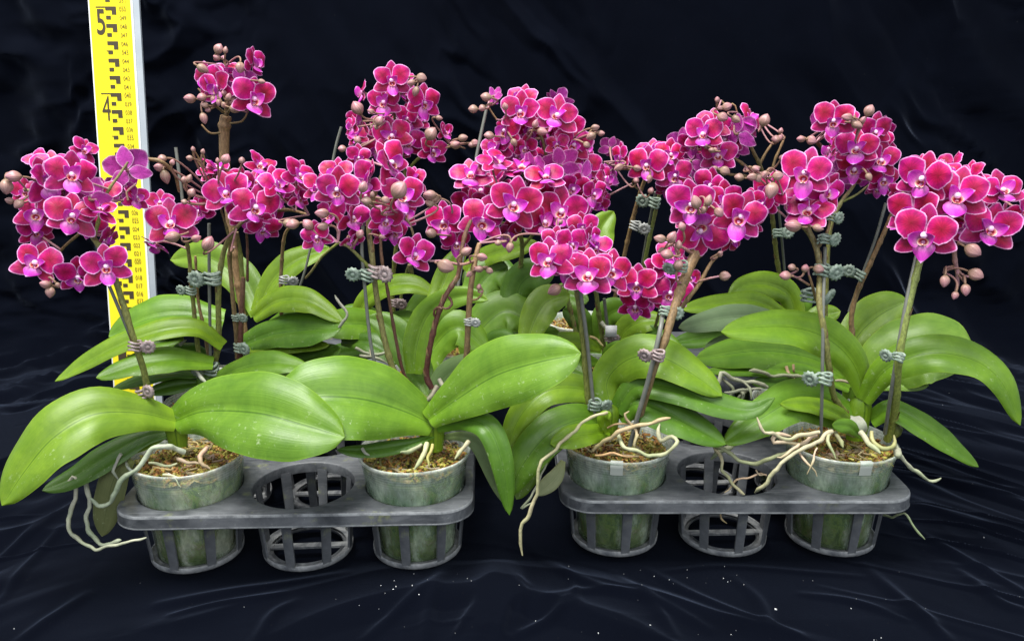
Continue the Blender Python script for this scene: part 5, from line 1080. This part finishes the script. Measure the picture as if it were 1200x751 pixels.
P.leaf([(700, 400, 90), (712, 370, 90), (738, 358, 89)], 18, .7, MD, V=.2, dim=.8); P.leaf([(690, 400, 90), (680, 375, 90), (660, 362, 90)], 14, .7, MD, V=.2, dim=.8)
m = MB(); c_ = U(716, 388, 82); m.box(c_, (.006, .001, .006)); m.build('name_tag', M['white'], P.root)
P.root_([(704, 376, 83), (712, 384, 82.6), (722, 390, 82.4)], .35, tone=(1.2, 1.25, 1.1)); P.root_([(690, 395, 83), (700, 398, 83), (708, 405, 82.6)], .22, tone=(1.4, 1.1, .6))

# --- fourth row, tray 2: two bare stems with clips
P = Plant(cell2(0, 4), "back orchid with two bare clipped stems standing apart against dark cloth, right of centre")
P.spike([(700, 420, 100), (715, 370, 99), (724, 335, 98), (735, 284, 96), (746, 240, 94), (757, 208, 92), (768, 190, 90)], .30, .2, 'stem_tan', 3); P.spike([(745, 400, 100), (750, 350, 98), (756, 305, 96), (766, 258, 94), (776, 215, 92), (788, 195, 90)], .28, .18, 'stem_green', 3.4)
P.stake([(752, 310, 96.6), (760, 265, 95), (768, 225, 93)], .14); P.clip(766, 237, 92.4, 'green', -1, 8, 1.15); P.clip(744, 264, 93.4, 'grey', 1, 10, 1.0)
P.spike([(757, 208, 92), (745, 200, 90), (725, 197, 88), (708, 190, 87)], .14, .1, 'stem_tan'); P.spike([(748, 222, 92), (741, 216, 90), (744, 208, 89)], .1, .08, 'stem_tan', 0)
P.flowers('G', 85, [(362, 380, 190, 0, 0, 0), (232, 332, 200, -15, 0, 0), (335, 285, 170, 16, 8, 0), (112, 290, 140, -38, 0, 0), (440, 310, 190, 154, 4, 0), (250, 270, 160, -6, 22, 0), (395, 235, 170, 160, 14, 0), (330, 430, 150, 0, -34, 0), (480, 320, 170, 150, 0, 20), (290, 350, 180, 0, 0, 0), (50, 385, 150, 146, 0, 0), (15, 500, 130, 50, -4, 10), (65, 260, 120, -50, 26, 0)])
P.buds('G', 84, [(98, 342, 58, 150), (185, 345, 46, 10), (240, 395, 48, 100), (180, 403, 36, -80), (248, 450, 40, -70)], .04)
P.leaf([(745, 420, 98), (700, 405, 98), (668, 392, 97)], 12, 1, MD, V=.2, dim=.8)
P.crown(722, 405, 100, 1.4, 4, MD)

# --- back right, tray 2
P = Plant(cell2(2, 3), "back orchid with a bare tan bud shoot left of the upper right flower cluster")
P.spike([(921, 420, 97), (919, 380, 96), (916, 340, 94), (910, 300, 92), (906, 262, 90), (903, 236, 88), (893, 200, 86), (880, 172, 85), (872, 150, 85), (860, 135, 85)], .32, .16, 'stem', 3)
P.spike([(925, 235, 84), (912, 224, 84), (895, 212, 84), (878, 198, 84), (855, 182, 84), (832, 172, 84), (818, 176, 84)], .2, .1, 'stem_tan', 1.6); P.spike([(888, 214, 84.4), (873, 206, 84.4), (852, 204, 84.4), (836, 196, 84.4)], .14, .1, 'stem_tan', 1.6)
P.spike([(889, 196, 86), (897, 180, 86), (905, 168, 86), (908, 160, 86)], .15, .1, 'stem_tan', 1.2); P.spike([(904, 205, 85.6), (908, 188, 85.6), (915, 172, 85.6), (920, 160, 85.6)], .15, .1, 'stem_tan', 1.2); P.spike([(880, 160, 85), (886, 150, 84.6), (892, 142, 84.4)], .12, .1, 'stem_tan', 0)
P.spike([(845, 118, 84.6), (852, 124, 84.4), (860, 122, 84.2), (864, 132, 84.2)], .1, .08, 'stem_tan', 0)
P.stake([(923, 370, 95), (918, 300, 92), (912, 240, 88.6)], .15); P.clip(912, 273, 88.6, 'green', 1, 0, .95); P.stake([(836, 220, 88), (842, 200, 87)], .16)
P.flowers('G', 82.4, [(492, 190, 195, -15, 8, 0), (655, 185, 200, 146, 10, 0), (560, 288, 195, -8, 0, 0), (700, 130, 175, 54, 18, 24), (540, 145, 180, -6, 20, 0), (590, 215, 190, 0, 6, 0), (620, 290, 170, 16, -4, 0), (455, 220, 170, -36, 8, 0), (640, 240, 160, 150, -10, 0), (590, 160, 160, 10, 20, 0), (520, 245, 180, -12, 0, 0)])
P.buds('G', 81, [(555, 28, 34, -90), (570, 66, 34, 180), (600, 60, 56, -20), (580, 108, 62, 20), (642, 118, 56, 30), (775, 124, 72, -70), (735, 348, 50, -20), (718, 385, 58, 170), (750, 380, 62, 20), (658, 388, 54, 185), (590, 358, 60, 20), (545, 345, 36, 200), (530, 262, 38, 190), (500, 240, 30, 200), (850, 172, 34, -80), (828, 212, 50, 180), (846, 205, 44, -60), (852, 296, 32, -70), (545, 262, 34, 20), (835, 380, 70, 10), (805, 445, 100, 90, 78)], .03)
P.crown(925, 400, 95, 1.4, 4, MD)
P.leaf([(935, 378, 92), (925, 345, 92), (898, 332, 91), (870, 335, 90), (853, 352, 89)], 15, .9, YG, V=.2, prof=.4, w0=.7)
P.leaf([(925, 372, 90), (885, 352, 88), (840, 355, 87), (798, 362, 86)], 11, 1.1, YG, V=.18, w0=.6); P.leaf([(930, 382, 86), (890, 372, 84), (850, 372, 82), (795, 384, 80)], 15, 1.0, (.9, .85, 1.4), V=.14, w0=.6, under=True)
P.leaf([(905, 402, 84), (870, 400, 82), (825, 408, 80)], 12, 1, (.9, .85, 1.2), V=.14, under=True); P.leaf([(930, 380, 93), (938, 360, 93), (950, 345, 93)], 12, .5, MD, V=.2); P.leaf([(915, 405, 92), (950, 395, 91), (990, 398, 90)], 16, 1, MD, V=.2, dim=.8)

# lower leaves that close the gaps between the back rows
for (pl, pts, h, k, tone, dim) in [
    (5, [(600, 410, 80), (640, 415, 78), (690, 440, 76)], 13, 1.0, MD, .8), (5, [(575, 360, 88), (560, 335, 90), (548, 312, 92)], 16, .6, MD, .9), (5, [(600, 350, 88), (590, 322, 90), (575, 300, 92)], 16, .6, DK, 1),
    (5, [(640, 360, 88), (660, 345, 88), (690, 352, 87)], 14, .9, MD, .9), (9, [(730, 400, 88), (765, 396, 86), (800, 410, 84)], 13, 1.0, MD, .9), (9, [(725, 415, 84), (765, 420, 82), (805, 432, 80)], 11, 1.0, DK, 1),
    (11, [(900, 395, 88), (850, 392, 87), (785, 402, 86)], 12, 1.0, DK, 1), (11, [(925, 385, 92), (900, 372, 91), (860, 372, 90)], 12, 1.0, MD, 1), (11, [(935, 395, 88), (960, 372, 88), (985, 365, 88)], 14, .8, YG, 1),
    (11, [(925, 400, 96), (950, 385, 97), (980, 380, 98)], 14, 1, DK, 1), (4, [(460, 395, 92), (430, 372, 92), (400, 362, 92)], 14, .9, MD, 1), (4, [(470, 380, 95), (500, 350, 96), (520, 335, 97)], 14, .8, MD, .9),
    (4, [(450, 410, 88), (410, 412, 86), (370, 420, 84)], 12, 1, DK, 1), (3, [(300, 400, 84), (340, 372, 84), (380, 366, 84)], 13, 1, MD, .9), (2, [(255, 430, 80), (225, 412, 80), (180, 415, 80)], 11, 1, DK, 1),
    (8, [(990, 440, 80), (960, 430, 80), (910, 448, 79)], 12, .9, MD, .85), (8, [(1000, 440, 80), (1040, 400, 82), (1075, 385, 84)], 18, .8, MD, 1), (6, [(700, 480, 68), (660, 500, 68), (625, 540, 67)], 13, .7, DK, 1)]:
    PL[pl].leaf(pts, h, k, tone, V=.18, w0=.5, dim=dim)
